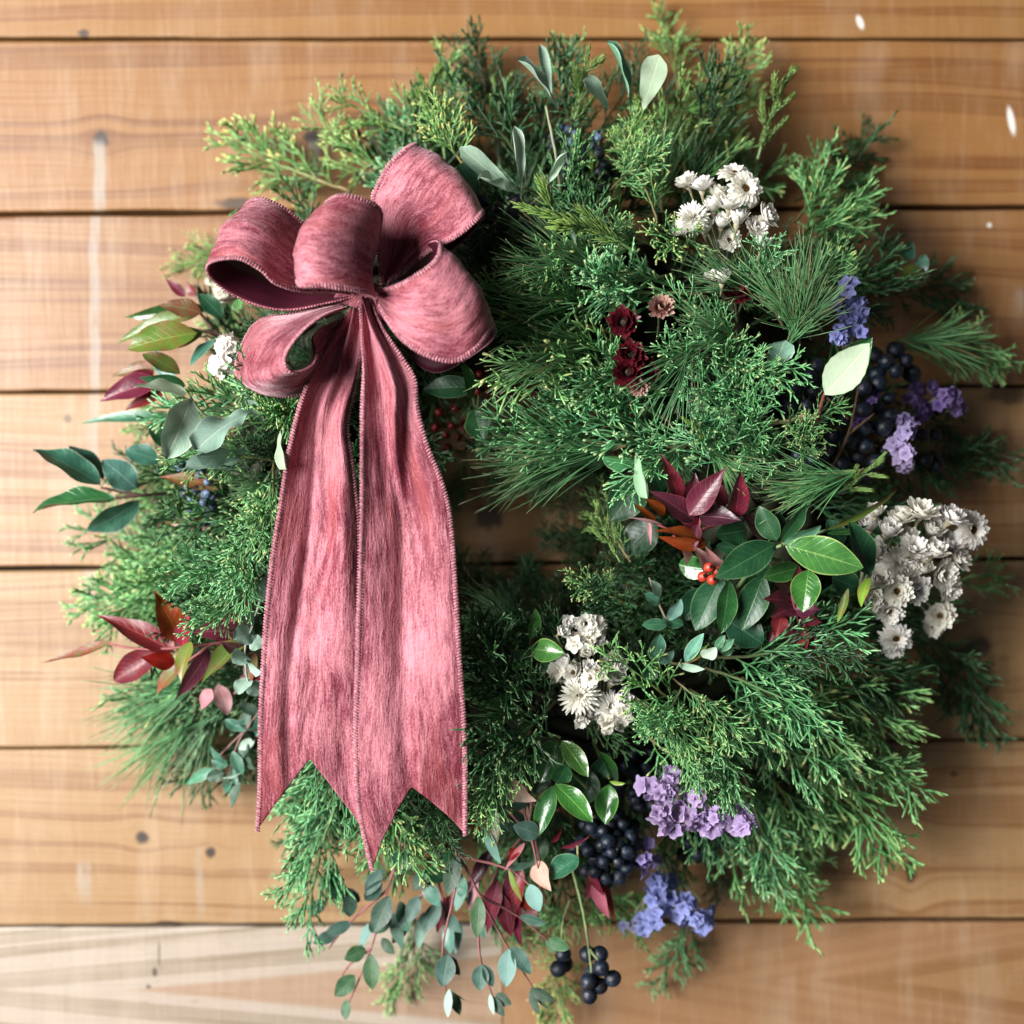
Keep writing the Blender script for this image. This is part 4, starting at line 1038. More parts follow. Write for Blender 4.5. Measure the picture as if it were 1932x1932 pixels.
# --- mint eucalyptus, centre right
s = stem('mint_eucalyptus_sprig', [[(1300, 1160, .10), (1262, 1170, .12), (1240, 1130, .125), (1225, 1090, .13)], [(1255, 1250, .10), (1300, 1250, .13), (1360, 1215, .14)], [(1240, 1260, .10), (1230, 1225, .13)]], 0.0009, 0.0005, (0.26, 0.22, 0.14))
for (b, t_, w, m, r_, tn) in [
    ((1245, 1125, .13), (1228, 1095, .14), 22, 'mint', 0.3, (1, 1, 1)), ((1245, 1140, .13), (1215, 1120, .135), 22, 'teal', 0.3, (1.6, 1.4, 1.4)), ((1262, 1170, .125), (1285, 1130, .135), 28, 'mint', 0.3, (.55, .7, .7)), ((1258, 1178, .125), (1210, 1180, .13), 24, 'teal', 0.3, (1.2, 1.2, 1)),
    ((1230, 1245, .13), (1245, 1195, .14), 36, 'teal', 0.3, (2.2, 1.8, 1.8)), ((1235, 1250, .125), (1272, 1228, .13), 30, 'mint', 0.5, (.5, .65, .6)), ((1292, 1248, .135), (1328, 1195, .145), 26, 'teal', -0.4, (2.4, 1.9, 1.9)), ((1298, 1250, .135), (1335, 1215, .145), 16, 'olive', 0.4, (1.2, 1.4, 1.4)),
    ((1325, 1240, .14), (1352, 1222, .15), 30, 'mint', 0.2, (1.5, 1.3, 1.3)), ((1352, 1228, .145), (1385, 1205, .15), 20, 'teal', 0.2, (2.2, 1.8, 1.6)), ((1350, 1225, .145), (1368, 1198, .15), 16, 'teal', -0.3, (1.8, 1.5, 1.3)), ((1280, 1255, .135), (1330, 1262, .145), 18, 'mint', 0.4, (1.1, 1.1, 1)),
    ((1360, 1232, .14), (1385, 1225, .14), 18, 'teal', 0.2, (1.8, 1.5, 1.3)), ((1235, 1255, .12), (1220, 1290, .12), 28, 'dark', 0.2, (1.4, 1.4, 1.6)), ((1250, 1165, .12), (1290, 1180, .12), 26, 'dark', 0.2, (1.6, 1.5, 1.6))]:
    leaf(s, b, t_, w, m, 'ellip', r_, 0.4, 0.05, 0.3, tint=tn)

# --- glossy leaves, bottom centre
s = stem('glossy_leaf_sprig', [[(1000, 1280, .10), (1000, 1230, .12), (1000, 1195, .13)]], 0.0010, 0.0007, (0.12, 0.12, 0.06))
leaf(s, (1002, 1205, .13), (1010, 1148, .14), 28, 'holly', 'ellip', 0.5, 0.6, 0.1, 0.3, tint=(1.6, 1.4, 1.2))
leaf(s, (1002, 1225, .135), (1065, 1232, .145), 46, 'holly', 'ellip', -0.2, 0.5, 0.1, 0.4, tint=(2, 1.6, 1.3))
leaf(s, (998, 1232, .13), (960, 1262, .135), 42, 'holly', 'ellip', 0.3, 0.4, 0.1, 0.3, tint=(1.2, .9, .8))
leaf(s, (1010, 1245, .125), (1050, 1262, .125), 34, 'dark', 'ellip', 0.3, 0.4)
leaf(s, (990, 1215, .12), (1002, 1170, .12), 26, 'dark', 'ellip', 0.3, 0.4)
s = stem('glossy_leaf_sprig', [[(1080, 1400, .09), (1050, 1480, .12), (1045, 1540, .125)], [(1070, 1450, .11), (1110, 1490, .12)], [(1120, 1400, .09), (1150, 1470, .11)]], 0.0011, 0.0008, (0.14, 0.18, 0.07))
for (b, t_, w, m, r_, tn) in [
    ((1052, 1395, .12), (1018, 1478, .125), 58, 'holly', 0.2, (.9, .9, .8)), ((1060, 1398, .13), (1110, 1466, .14), 40, 'holly', -0.3, (2, 1.6, 1.1)), ((1050, 1478, .125), (1070, 1440, .13), 40, 'holly', 0.2, (.9, 1, 1.1)), ((1048, 1480, .13), (1118, 1552, .14), 46, 'holly', -0.4, (1.9, 1.6, 1.1)),
    ((1045, 1482, .13), (1015, 1578, .135), 40, 'holly', 0.4, (1, .95, .8)), ((1165, 1475, .12), (1132, 1418, .125), 24, 'holly', 0.6, (1.7, 1.6, 1)), ((1150, 1475, .12), (1180, 1478, .125), 10, 'olive', 0.3, (1.8, 2.2, 1.4)), ((1150, 1480, .12), (1142, 1555, .125), 46, 'holly', 0.3, (1.5, 1.3, .9)),
    ((1110, 1450, .11), (1100, 1520, .11), 56, 'dark', 0.1, (1, 1, 1)), ((1040, 1400, .11), (1005, 1432, .115), 26, 'holly', 0.7, (1.3, 1.1, .9)), ((1120, 1470, .105), (1150, 1420, .11), 40, 'dark', 0.1, (1, 1, 1)), ((1000, 1420, .1), (985, 1450, .1), 34, 'holly', 0.7, (1.1, 1, .9)), ((1030, 1440, .1), (1010, 1500, .1), 40, 'dark', 0.1, (1, 1, 1))]:
    leaf(s, b, t_, w, m, 'ellip', r_, 0.5, 0.08, 0.35, 0.1, 0.03, tint=tn)
s = stem('glossy_leaf_sprig', [[(1090, 1590, .11), (1090, 1620, .12)]], 0.0009, 0.0006, (0.35, 0.36, 0.16))
leaf(s, (1092, 1618, .12), (1036, 1660, .125), 48, 'teal', 'ellip', 0.8, 0.6, 0.1, 0.6, tint=(1, 1.1, .9))

# --- glossy leaves in the shade right of the bow
s = stem('glossy_leaf_sprig', [[(900, 780, .07), (885, 720, .10), (870, 690, .11)]], 0.0011, 0.0008, GRN)
leaf(s, (900, 730, .115), (798, 735, .11), 46, 'dark', 'ellip', 0.2, 0.4, 0.05, 0.3, tint=(1.1, 1, .9))
leaf(s, (890, 755, .12), (872, 682, .13), 30, 'holly', 'ellip', 0.7, 0.6, 0.1, 0.3, tint=(1.2, 1.1, .9))
leaf(s, (895, 775, .12), (912, 832, .125), 52, 'dark', 'ellip', 0.2, 0.5, 0.1, 0.3, tint=(1.6, 1.4, 1.1))
leaf(s, (905, 770, .115), (885, 800, .12), 30, 'holly', 'ellip', 0.9, 0.5, 0.1, 0.3)

# --- dry beige / red leaves at the bottom
s = stem('dry_leaf_sprig', [[(960, 1480, .09), (1000, 1560, .10), (1020, 1640, .10), (1010, 1740, .08)], [(1000, 1560, .10), (940, 1640, .09), (900, 1740, .07)], [(1020, 1640, .1), (1070, 1640, .1)]], 0.0011, 0.0006, (0.26, 0.10, 0.10))
for (b, t_, w, m, r_, tn) in [
    ((958, 1478, .125), (1012, 1512, .135), 46, 'pink', 0.2, (1, 1.2, 1)), ((990, 1500, .12), (1000, 1550, .12), 34, 'pink', 0.5, (.9, 1, .8)), ((1010, 1625, .12), (1040, 1682, .13), 44, 'pink', 0.2, (1.1, 1.25, 1)), ((900, 1570, .115), (905, 1520, .125), 36, 'orange', 0.3, (.7, .8, .9)),
    ((1000, 1510, .11), (1060, 1530, .115), 22, 'plum', 0.3, (1.8, 1.4, 1.2)), ((1060, 1600, .11), (1115, 1575, .115), 16, 'red', 0.5, (1, 1, 1)), ((1040, 1590, .11), (1060, 1560, .11), 16, 'red', 0.5, (1, 1, 1)), ((975, 1600, .12), (960, 1625, .125), 22, 'red', 0.3, (1.6, 1.3, 1.2)), ((990, 1590, .12), (950, 1645, .125), 14, 'pink', 0.3, (.9, .6, .6)),
    ((960, 1640, .09), (985, 1790, .08), 40, 'plum', 0.3, (1.6, 1, 1)), ((940, 1660, .09), (920, 1760, .08), 40, 'red', 0.3, (.8, .9, 1)), ((1000, 1690, .10), (1010, 1750, .09), 34, 'pink', 0.5, (.9, .7, .8)), ((970, 1680, .1), (1005, 1720, .1), 26, 'orange', 0.4, (.6, .4, .6)),
    ((985, 1640, .1), (970, 1740, .1), 34, 'red', 0.5, (1.2, .9, .9)), ((950, 1690, .09), (965, 1770, .08), 40, 'plum', 0.2, (1.4, 1, 1)), ((900, 1650, .09), (885, 1720, .08), 30, 'pink', 0.5, (.8, .8, .9)), ((850, 1690, .07), (825, 1760, .06), 34, 'plum', 0.5, (2, 1.2, 1.4)),
    ((1120, 1660, .1), (1150, 1735, .09), 30, 'pink', 0.3, (.8, .4, .5)), ((1110, 1640, .1), (1140, 1690, .1), 20, 'red', 0.3, (1, .8, 1)), ((1140, 1660, .095), (1162, 1740, .085), 18, 'red', 0.3, (1.3, .9, 1)), ((1130, 1650, .1), (1105, 1700, .09), 26, 'plum', 0.3, (1.5, 1, 1)),
    ((900, 1500, .11), (880, 1480, .11), 26, 'plum', 0.3, (1.5, 1, 1)), ((930, 1600, .1), (880, 1690, .1), 30, 'plum', 0.3, (1.2, 1, 1)), ((870, 1600, .09), (850, 1670, .09), 34, 'dark', 0.3, (1.2, 1, 1)), ((950, 1560, .1), (920, 1600, .1), 36, 'dark', 0.3, (1.2, 1, 1)), ((930, 1520, .1), (960, 1570, .1), 34, 'teal', 0.3, (1.2, 1, 1)),
    ((1030, 1580, .09), (1000, 1640, .09), 40, 'dark', 0.3, (1.4, 1.1, 1)), ((970, 1530, .1), (1010, 1600, .1), 46, 'dark', .3, (1, 1, 1))]:
    leaf(s, b, t_, w, m, 'lance', r_, 0.5, 0.15, 0.35, 0.2, 0.04, tint=tn)

# --- eucalyptus with red stems hanging at the bottom
def euca(runs, leaves, r0=0.0010, col=(0.30, 0.12, 0.12)):
    s = stem('eucalyptus_sprig', runs, r0, 0.00045, col)
    for (bx, by, tx, ty, w, d, m, r_, tn) in leaves:
        leaf(s, (bx, by, d), (tx, ty, d + 0.004), w, m, 'ellip', r_, 0.25, 0.05, 0.25, 0.1, 0.02, tint=tn)
N1 = (1, 1, 1); BL = (1.25, 1.3, 1.5); LT = (2.6, 2.4, 2.6); DK = (.8, .75, .7); GR = (1.1, 1.3, .8)
euca([[(862, 1600, .12), (858, 1680, .115), (835, 1790, .10), (842, 1880, .09)], [(862, 1600, .12), (905, 1690, .115), (960, 1790, .10), (1010, 1870, .09)], [(905, 1690, .115), (980, 1730, .105), (1040, 1780, .095)], [(862, 1615, .12), (960, 1640, .12), (1020, 1690, .12)], [(905, 1690, .115), (905, 1800, .1), (930, 1880, .09)]],
     [(862, 1612, 845, 1690, 34, .12, 'euca', 0.2, DK), (905, 1692, 900, 1770, 30, .118, 'euca', 0.2, GR), (845, 1800, 835, 1862, 40, .105, 'euca', 0.1, BL), (846, 1802, 868, 1840, 26, .10, 'euca', 0.4, BL), (848, 1866, 845, 1920, 18, .095, 'mint', 0.4, N1), (850, 1870, 868, 1915, 22, .09, 'euca', -0.5, DK), (848, 1868, 880, 1888, 6, .09, 'euca', 0.5, DK),
      (908, 1820, 905, 1870, 34, .10, 'euca', 0.1, BL), (912, 1820, 930, 1862, 22, .10, 'euca', -0.5, BL), (935, 1876, 965, 1895, 26, .09, 'euca', 0.1, DK), (930, 1880, 952, 1918, 22, .09, 'euca', 0.3, DK), (925, 1875, 932, 1915, 14, .09, 'mint', 0.6, N1),
      (960, 1790, 955, 1862, 36, .105, 'mint', 0.2, (.5, .62, .68)), (965, 1785, 1002, 1838, 30, .105, 'euca', -0.2, BL), (1000, 1865, 1048, 1888, 24, .095, 'euca', 0.1, DK), (1000, 1868, 1018, 1915, 20, .09, 'euca', 0.5, DK), (1005, 1868, 1035, 1905, 12, .09, 'euca', 0.5, DK),
      (980, 1728, 1032, 1742, 22, .105, 'euca', 0.2, BL), (1035, 1772, 1075, 1790, 28, .10, 'euca', 0.2, GR), (1030, 1772, 1050, 1800, 16, .095, 'euca', 0.5, GR), (1000, 1668, 1018, 1720, 34, .125, 'mint', 0.2, (.5, .66, .7)), (960, 1640, 1008, 1625, 18, .12, 'euca', 0.4, N1), (960, 1640, 985, 1700, 16, .12, 'olive', 0.6, GR)])
euca([[(1000, 1480, .11), (990, 1530, .125), (1000, 1570, .13), (1020, 1660, .12)], [(960, 1530, .12), (985, 1560, .13)]],
     [(1020, 1575, 968, 1558, 38, .135, 'euca', 0.2, (1.5, 1.4, 1.6)), (995, 1520, 945, 1510, 26, .125, 'euca', 0.3, (1.4, 1.4, 1.6)), (925, 1500, 955, 1480, 18, .12, 'euca', 0.2, (1, 1.2, 1.3)), (940, 1500, 900, 1495, 20, .12, 'teal', 0.2, N1), (930, 1520, 935, 1600, 26, .12, 'olive', 0.3, (.8, .7, .9)), (915, 1560, 945, 1630, 26, .12, 'mint', 0.6, (.4, .55, .55)),
      (870, 1600, 830, 1630, 24, .115, 'teal', 0.5, GR), (868, 1610, 860, 1650, 26, .11, 'teal', 0.2, GR)])
euca([[(760, 1590, .08), (730, 1680, .08), (700, 1790, .075), (655, 1900, .06)], [(730, 1680, .08), (660, 1740, .07), (620, 1790, .06)], [(700, 1790, .075), (660, 1820, .07), (640, 1850, .06)]],
     [(700, 1800, 703, 1868, 34, .08, 'euca', 0.1, GR), (690, 1790, 650, 1810, 30, .075, 'euca', 0.2, GR), (720, 1770, 745, 1800, 24, .07, 'euca', 0.2, (.8, .8, .6)), (735, 1690, 705, 1760, 40, .085, 'euca', 0.2, N1), (700, 1760, 735, 1720, 40, .08, 'euca', 0.3, (1.2, 1.3, 1.2)), (670, 1840, 632, 1880, 34, .07, 'euca', 0.2, GR), (655, 1885, 652, 1925, 22, .06, 'euca', 0.3, GR),
      (680, 1700, 635, 1680, 30, .075, 'euca', 0.2, N1), (665, 1740, 610, 1765, 24, .07, 'euca', 0.3, BL), (650, 1660, 600, 1670, 30, .07, 'euca', 0.2, N1), (640, 1700, 625, 1640, 32, .08, 'dark', 0.2, (1.3, 1, 1)), (660, 1730, 660, 1680, 28, .075, 'euca', 0.2, N1), (615, 1700, 580, 1725, 26, .06, 'euca', 0.3, BL), (640, 1760, 590, 1780, 24, .06, 'euca', 0.4, BL),
      (770, 1640, 740, 1610, 30, .085, 'teal', 0.3, N1), (720, 1640, 690, 1690, 30, .08, 'euca', 0.3, BL), (755, 1700, 770, 1760, 30, .075, 'teal', 0.2, N1), (740, 1720, 760, 1790, 26, .07, 'euca', 0.2, (1.2, 1.3, 1.3)), (700, 1740, 680, 1790, 22, .07, 'mint', 0.6, (.5, .6, .65)), (690, 1700, 720, 1660, 30, .08, 'euca', 0.2, BL)])
euca([[(840, 1590, .08), (800, 1680, .08), (760, 1760, .07)], [(820, 1640, .08), (840, 1720, .07), (845, 1780, .06)]],
     [(800, 1660, 830, 1710, 32, .085, 'teal', 0.2, N1), (790, 1690, 770, 1740, 30, .08, 'euca', 0.3, BL), (830, 1700, 800, 1760, 30, .075, 'euca', 0.2, BL), (840, 1720, 870, 1760, 26, .07, 'euca', 0.3, BL), (810, 1640, 780, 1680, 30, .085, 'euca', 0.3, N1), (845, 1740, 850, 1800, 26, .065, 'teal', 0.4, (1.2, 1.2, 1.3)), (800, 1720, 790, 1790, 26, .065, 'euca', 0.4, LT), (860, 1640, 880, 1700, 30, .085, 'teal', 0.3, N1),
      (880, 1660, 860, 1720, 26, .085, 'mint', 0.6, (.4, .5, .5)), (770, 1740, 740, 1780, 24, .065, 'euca', 0.4, BL), (890, 1720, 915, 1770, 26, .07, 'teal', 0.4, (1.1, 1, 1)), (870, 1740, 860, 1800, 22, .06, 'mint', 0.5, (.5, .55, .6)), (780, 1600, 750, 1650, 34, .09, 'dark', 0.3, N1), (840, 1660, 800, 1640, 30, .085, 'dark', 0.3, N1)])

# ------------------------------------------------------------------ berries
def sphere_mesh(name, nu=14, nv=9, mat=None):
    V = [(0, 0, 1)]
    for i in range(1, nv):
        th = math.pi * i / nv
        for j in range(nu):
            a = 2 * math.pi * j / nu
            V.append((math.sin(th) * math.cos(a), math.sin(th) * math.sin(a), math.cos(th) * 1.04))
    V[0] = (0, 0, 0.985)
    V.append((0, 0, -1))
    F = []
    for j in range(nu):
        F.append((0, 1 + j, 1 + (j + 1) % nu))
        for i in range(nv - 2):
            a = 1 + i * nu + j; b = 1 + i * nu + (j + 1) % nu
            F.append((a, a + nu, b + nu, b))
        F.append((len(V) - 1, 1 + (nv - 2) * nu + (j + 1) % nu, 1 + (nv - 2) * nu + j))
    return mk(name, V, F, True, None, None, [mat])
BM = {k: sphere_mesh('berry', mat=m) for k, m in dict(navy=M_NAVY, blue=M_BLUE, red=M_RED, dred=M_DRED, brown=M_BROWN).items()}

def berry(parent, kind, px, py, d, rpx, pole=None):
    c = P(px, py, d)
    pole = pole or Vector((rnd.gauss(0, 1), -rnd.uniform(0, 1.5), rnd.gauss(0, 1)))
    q = pole.normalized().to_track_quat('Z', 'X').to_matrix().to_4x4()
    rr = rpx * kscale(d)
    return link('berry', BM[kind], parent, Matrix.Translation(c) @ q @ Matrix.Diagonal((rr, rr, rr * rnd.uniform(0.96, 1.08), 1)))

def berry_cluster(name, kind, cx, cy, d, spots, rpx, root, col=(0.16, 0.17, 0.08)):
    runs = [[root, (cx, cy, d - 0.02)]]
    for (x, y, dd) in spots:
        runs.append([(cx + (root[0] - cx) * 0.15, cy + (root[1] - cy) * 0.15, d - 0.022), ((x + cx) / 2, (y + cy) / 2, d + dd - 0.018), (x, y, d + dd - 0.004)])
    s = stem(name, runs, 0.0008, 0.0005, col)
    for (x, y, dd) in spots:
        berry(s, kind, x, y, d + dd, rpx * rnd.uniform(0.72, 1.0))
    return s

def scatter(n, cx, cy, rx, ry, dmax, rmin, seed):
    r = random.Random(seed)
    out = []
    tries = 0
    while len(out) < n and tries < 4000:
        tries += 1
        a = r.uniform(0, 6.283); q = math.sqrt(r.random())
        x = cx + rx * q * math.cos(a); y = cy + ry * q * math.sin(a)
        dd = dmax * (1 - q * q) + r.uniform(-0.012, 0.0)
        if all((x - o[0]) ** 2 + (y - o[1]) ** 2 + ((dd - o[2]) / S) ** 2 > rmin * rmin for o in out):
            out.append((x, y, dd))
    return out

berry_cluster('navy_berry_cluster', 'navy', 1580, 800, 0.102, scatter(46, 1590, 800, 100, 105, 0.012, 31, 1), 17.5, (1560, 900, .08))
berry_cluster('navy_berry_cluster', 'navy', 1510, 720, 0.120, [(1482, 700, .0), (1527, 710, .002), (1500, 730, .0), (1520, 765, .012), (1540, 690, .0), (1465, 745, -.004), (1490, 765, -.004), (1535, 738, .0)], 17, (1560, 800, .09))
berry_cluster('navy_berry_cluster', 'navy', 1670, 690, 0.085, [(1672, 682, .012), (1710, 680, .008), (1690, 700, .012), (1655, 705, .008), (1720, 705, .0), (1650, 670, .0), (1690, 660, -.004)], 18, (1640, 760, .06))
berry_cluster('navy_berry_cluster', 'navy', 1530, 870, 0.125, [(1532, 868, .012), (1505, 860, .004), (1517, 905, .004), (1500, 890, .0), (1555, 850, .0)], 17, (1560, 830, .09))
berry_cluster('navy_berry_cluster', 'navy', 1750, 870, 0.05, [(1745, 868, .01), (1768, 878, .006), (1762, 860, .0), (1740, 820, .01), (1765, 820, .006), (1770, 770, .01)], 15, (1690, 840, .04))
berry_cluster('navy_berry_cluster', 'navy', 1135, 1600, 0.095, scatter(40, 1140, 1598, 62, 72, 0.016, 22, 5), 15, (1150, 1500, .06))
berry_cluster('navy_berry_cluster', 'navy', 1215, 1480, 0.07, scatter(22, 1215, 1490, 60, 80, 0.012, 24, 6), 15, (1180, 1420, .05))
berry_cluster('navy_berry_cluster', 'navy', 1320, 1605, 0.05, scatter(9, 1320, 1600, 40, 30, 0.01, 24, 7), 14, (1280, 1540, .04))
berry_cluster('navy_berry_cluster', 'navy', 1105, 330, 0.09, scatter(20, 1105, 325, 55, 50, 0.016, 24, 8), 14, (1120, 420, .06))
berry_cluster('navy_berry_cluster', 'navy', 945, 400, 0.115, [(940, 392, .01), (968, 405, .006), (922, 410, .0), (950, 425, .0), (985, 430, .004), (1010, 470, .006), (1000, 440, -.004), (910, 380, 0), (975, 380, 0)], 15, (1000, 480, .09))
berry_cluster('juniper_berry_cluster', 'blue', 385, 935, 0.085, scatter(26, 385, 935, 40, 60, 0.014, 15, 9), 9, (430, 900, .07))
berry_cluster('juniper_berry_cluster', 'blue', 375, 890, 0.075, scatter(12, 370, 880, 45, 22, 0.01, 15, 10), 8.5, (420, 900, .07))
berry_cluster('juniper_berry_cluster', 'blue', 1090, 250, 0.08, scatter(12, 1080, 260, 50, 30, 0.01, 16, 11), 8.5, (1080, 330, .06))
# hanging tip, bottom
s = stem('navy_berry_cluster', [[(1080, 1640, .08), (1100, 1720, .09), (1112, 1800, .09), (1118, 1850, .09)], [(1075, 1700, .08), (1062, 1740, .085), (1060, 1790, .085)], [(1112, 1790, .09), (1150, 1840, .09)]], 0.0010, 0.0006, (0.22, 0.28, 0.12))
for (x, y, dd) in [(1062, 1800, 0.088), (1053, 1828, .09), (1066, 1818, .08), (1108, 1800, .085), (1132, 1800, .086), (1134, 1826, .095), (1156, 1846, .09), (1110, 1852, .095), (1132, 1860, .09), (1112, 1878, .092), (1118, 1836, .083)]:
    berry(s, 'navy', x, y, dd, 15.5)
# red berries
s = stem('red_berry_cluster', [[(1345, 1110, .12), (1345, 1085, .145), (1335, 1075, .15)], [(1345, 1100, .12), (1325, 1090, .15)], [(1345, 1085, .14), (1352, 1072, .15)]], 0.0009, 0.0006, GRN)
for (x, y, dd) in [(1338, 1071, .158), (1352, 1077, .156), (1326, 1088, .160), (1344, 1094, .162)]:
    berry(s, 'red', x, y, dd, 10.5, Vector((0.3, -1, 0.2)))
berry_cluster('red_berry_cluster', 'dred', 850, 800, 0.06, scatter(10, 850, 800, 36, 50, 0.012, 24, 12), 9, (900, 850, .05))
berry_cluster('red_berry_cluster', 'dred', 905, 715, 0.115, [(905, 705, 0), (912, 722, .004), (900, 738, 0)], 8, (900, 790, .08))
berry_cluster('brown_berry_cluster', 'brown', 825, 1590, 0.105, [(820, 1575, 0), (838, 1572, .004), (812, 1590, .002), (830, 1592, .006), (848, 1585, .002), (822, 1605, .004), (840, 1600, .006), (808, 1610, 0), (850, 1570, 0)], 10, (870, 1560, .09), (0.2, 0.1, 0.05))

# ------------------------------------------------------------------ flowers
def petal(G, base, d, up, L, wid, curve, col0, col1, mi=0, cup=0.3, ruffle=0.0, r=None):
    """one petal: 3 x 4 grid; d outward direction, up the flower axis"""
    d = d.normalized(); side = d.cross(up).normalized(); nrm = side.cross(d)
    b0 = len(G.v)
    n = 4
    for i in range(n + 1):
        t = i / n
        an = curve * t
        c = base + (d * (math.sin(an) / curve if abs(curve) > 1e-3 else t) + nrm * ((1 - math.cos(an)) / curve if abs(curve) > 1e-3 else 0)) * L
        w = wid * 0.5 * (0.35 + 0.65 * math.sin(math.pi * min(1, 0.12 + t * 0.68))) * (1 if t < 0.95 else 0.35)
        for k in (-1, 0, 1):
            z = cup * w * (k * k) + (ruffle * wid * (r.uniform(-1, 1) if r else 0) * t if k else 0)
            G.v.append(c + side * (k * w) + nrm * z)
            g = t
            G.c.append((col0[0] + (col1[0] - col0[0]) * g, col0[1] + (col1[1] - col0[1]) * g, col0[2] + (col1[2] - col0[2]) * g, 1))
    for i in range(n):
        for k in range(2):
            a = b0 + i * 3 + k
            G.f.append((a, a + 1, a + 4, a + 3)); G.mi.append(mi)

def daisy_mesh(name, seed, rings, centre, white=(1.0, 0.99, 0.96), tan=(0.88, 0.83, 0.72), mats=None, R=1.0):
    """rings: (n, length, width, elevation, curve)"""
    r = random.Random(seed)
    G = Geo()
    up = Vector((0, 0, 1))
    for (n, L, w, el, cv, r0, z0) in rings:
        for k in range(n):
            a = 2 * math.pi * (k + r.uniform(-.2, .2)) / n
            e = el + r.gauss(0, 0.10)
            d = Vector((math.cos(a) * math.cos(e), math.sin(a) * math.cos(e), math.sin(e)))
            g = r.uniform(0.88, 1.06)
            petal(G, Vector((math.cos(a) * r0, math.sin(a) * r0, z0)), d, up, L * r.uniform(0.85, 1.12), w, cv + r.gauss(0, .15), tuple(c * g for c in tan), tuple(c * g for c in white), 0, 0.35, 0.10, r)
    if centre:
        cr, cz, c0, c1 = centre
        m = 46
        for k in range(m):
            q = math.sqrt((k + 0.5) / m); a = k * 2.39996
            p = Vector((cr * q * math.cos(a), cr * q * math.sin(a), cz + cr * 0.35 * (1 - q * q)))
            cc = c0 if r.random() < 0.6 else c1
            G.cord([p - up * cr * 0.2, p + up * cr * 0.12, p + up * cr * 0.22], [cr * 0.11, cr * 0.13, cr * 0.06], [cc] * 3, 4)
    # calyx / stalk
    G.cord([Vector((0, 0, -0.9)), Vector((0.03, 0, -0.3)), Vector((0, 0, 0.02))], [0.05, 0.10, 0.24], [(0.30, 0.30, 0.16), (0.45, 0.40, 0.26), (0.55, 0.50, 0.36)], 7)
    return G.mesh(name, mats or [M_PETAL])
GOLD = (0.30, 0.17, 0.04); BRWN = (0.12, 0.06, 0.02)
WHITE = [
  daisy_mesh('flower', 1, [(18, 0.95, 0.36, 0.05, -0.2, 0.15, 0.0), (16, 0.82, 0.34, 0.35, -0.1, 0.14, 0.05), (12, 0.62, 0.30, 0.7, 0.0, 0.14, 0.08)], (0.26, 0.12, GOLD, BRWN)),
  daisy_mesh('flower', 2, [(18, 0.95, 0.42, 0.45, 0.3, 0.12, 0.0), (16, 0.88, 0.40, 0.75, 0.3, 0.12, 0.05), (14, 0.78, 0.34, 1.0, 0.3, 0.10, 0.1)], (0.20, 0.25, GOLD, BRWN)),
  daisy_mesh('flower', 3, [(22, 1.0, 0.42, 0.85, 0.5, 0.10, 0.0), (18, 0.95, 0.38, 1.1, 0.4, 0.10, 0.0), (14, 0.85, 0.34, 1.3, 0.3, 0.06, 0.0)], None),
  daisy_mesh('flower', 4, [(26, 0.95, 0.16, 0.0, -0.1, 0.1, 0.0), (26, 0.92, 0.15, 0.35, -0.1, 0.1, 0.02), (24, 0.85, 0.14, 0.7, -0.1, 0.1, 0.05), (20, 0.75, 0.13, 1.05, -0.1, 0.08, 0.08), (14, 0.65, 0.12, 1.35, 0, 0.03, 0.1)], None),
]
STRAW = [daisy_mesh('flower', 11, [(14, 1.0, 0.42, 0.15, 0.5, 0.2, 0.0), (14, 0.85, 0.38, 0.5, 0.6, 0.2, 0.05), (12, 0.7, 0.32, 0.85, 0.6, 0.18, 0.1)], (0.30, 0.25, (0.03, 0.012, 0.012), (0.08, 0.03, 0.02)), (0.10, 0.008, 0.016), (0.04, 0.003, 0.006), [M_GLOSSPETAL]),
         daisy_mesh('flower', 12, [(14, 1.0, 0.42, 0.15, 0.5, 0.2, 0.0), (14, 0.85, 0.38, 0.5, 0.6, 0.2, 0.05), (12, 0.7, 0.32, 0.95, 0.6, 0.18, 0.1)], (0.26, 0.25, (0.10, 0.06, 0.03), (0.05, 0.03, 0.02)), (0.55, 0.36, 0.30), (0.22, 0.02, 0.03), [M_GLOSSPETAL])]

def statice_mesh(name, seed, c0, c1, n=5):
    """a sprig head of papery, ruffled funnels"""
    r = random.Random(seed)
    G = Geo()
    for f in range(n):
        a = r.uniform(0, 6.28); el = r.uniform(0.1, 1.4)
        ax = Vector((math.cos(a) * math.sin(el), math.sin(a) * math.sin(el), math.cos(el)))
        o = ax * r.uniform(0.1, 0.45)
        u = ax.orthogonal().normalized(); v = ax.cross(u)
        seg = 30; ph = r.uniform(0, 6)
        b0 = len(G.v)
        R = r.uniform(0.50, 0.70)
        for i, (rr, h) in enumerate(((0.07, 0.0), (0.13, 0.25), (0.34, 0.46), (0.75, 0.58), (1.0, 0.60))):
            for k in range(seg):
                th = 2 * math.pi * k / seg
                lobe = 1 + 0.16 * math.cos(5 * th + ph) * (i / 4)
                ruf = 0.10 * (i / 4) ** 2 * math.sin(15 * th + ph * 2) + r.uniform(-.05, .05) * (i / 4)
                G.v.append(o + ax * (h * 0.85 + ruf) + (u * math.cos(th) + v * math.sin(th)) * (R * rr * lobe))
                g = r.uniform(0.85, 1.12)
                t = i / 4
                G.c.append(tuple(g * (c0[j] + (c1[j] - c0[j]) * t + (0.10 if i == 1 else 0)) for j in range(3)) + (1,))
        for i in range(4):
            for k in range(seg):
                k2 = (k + 1) % seg
                G.f.append((b0 + i * seg + k, b0 + i * seg + k2, b0 + (i + 1) * seg + k2, b0 + (i + 1) * seg + k)); G.mi.append(0)
    return G.mesh(name, [M_PETAL])
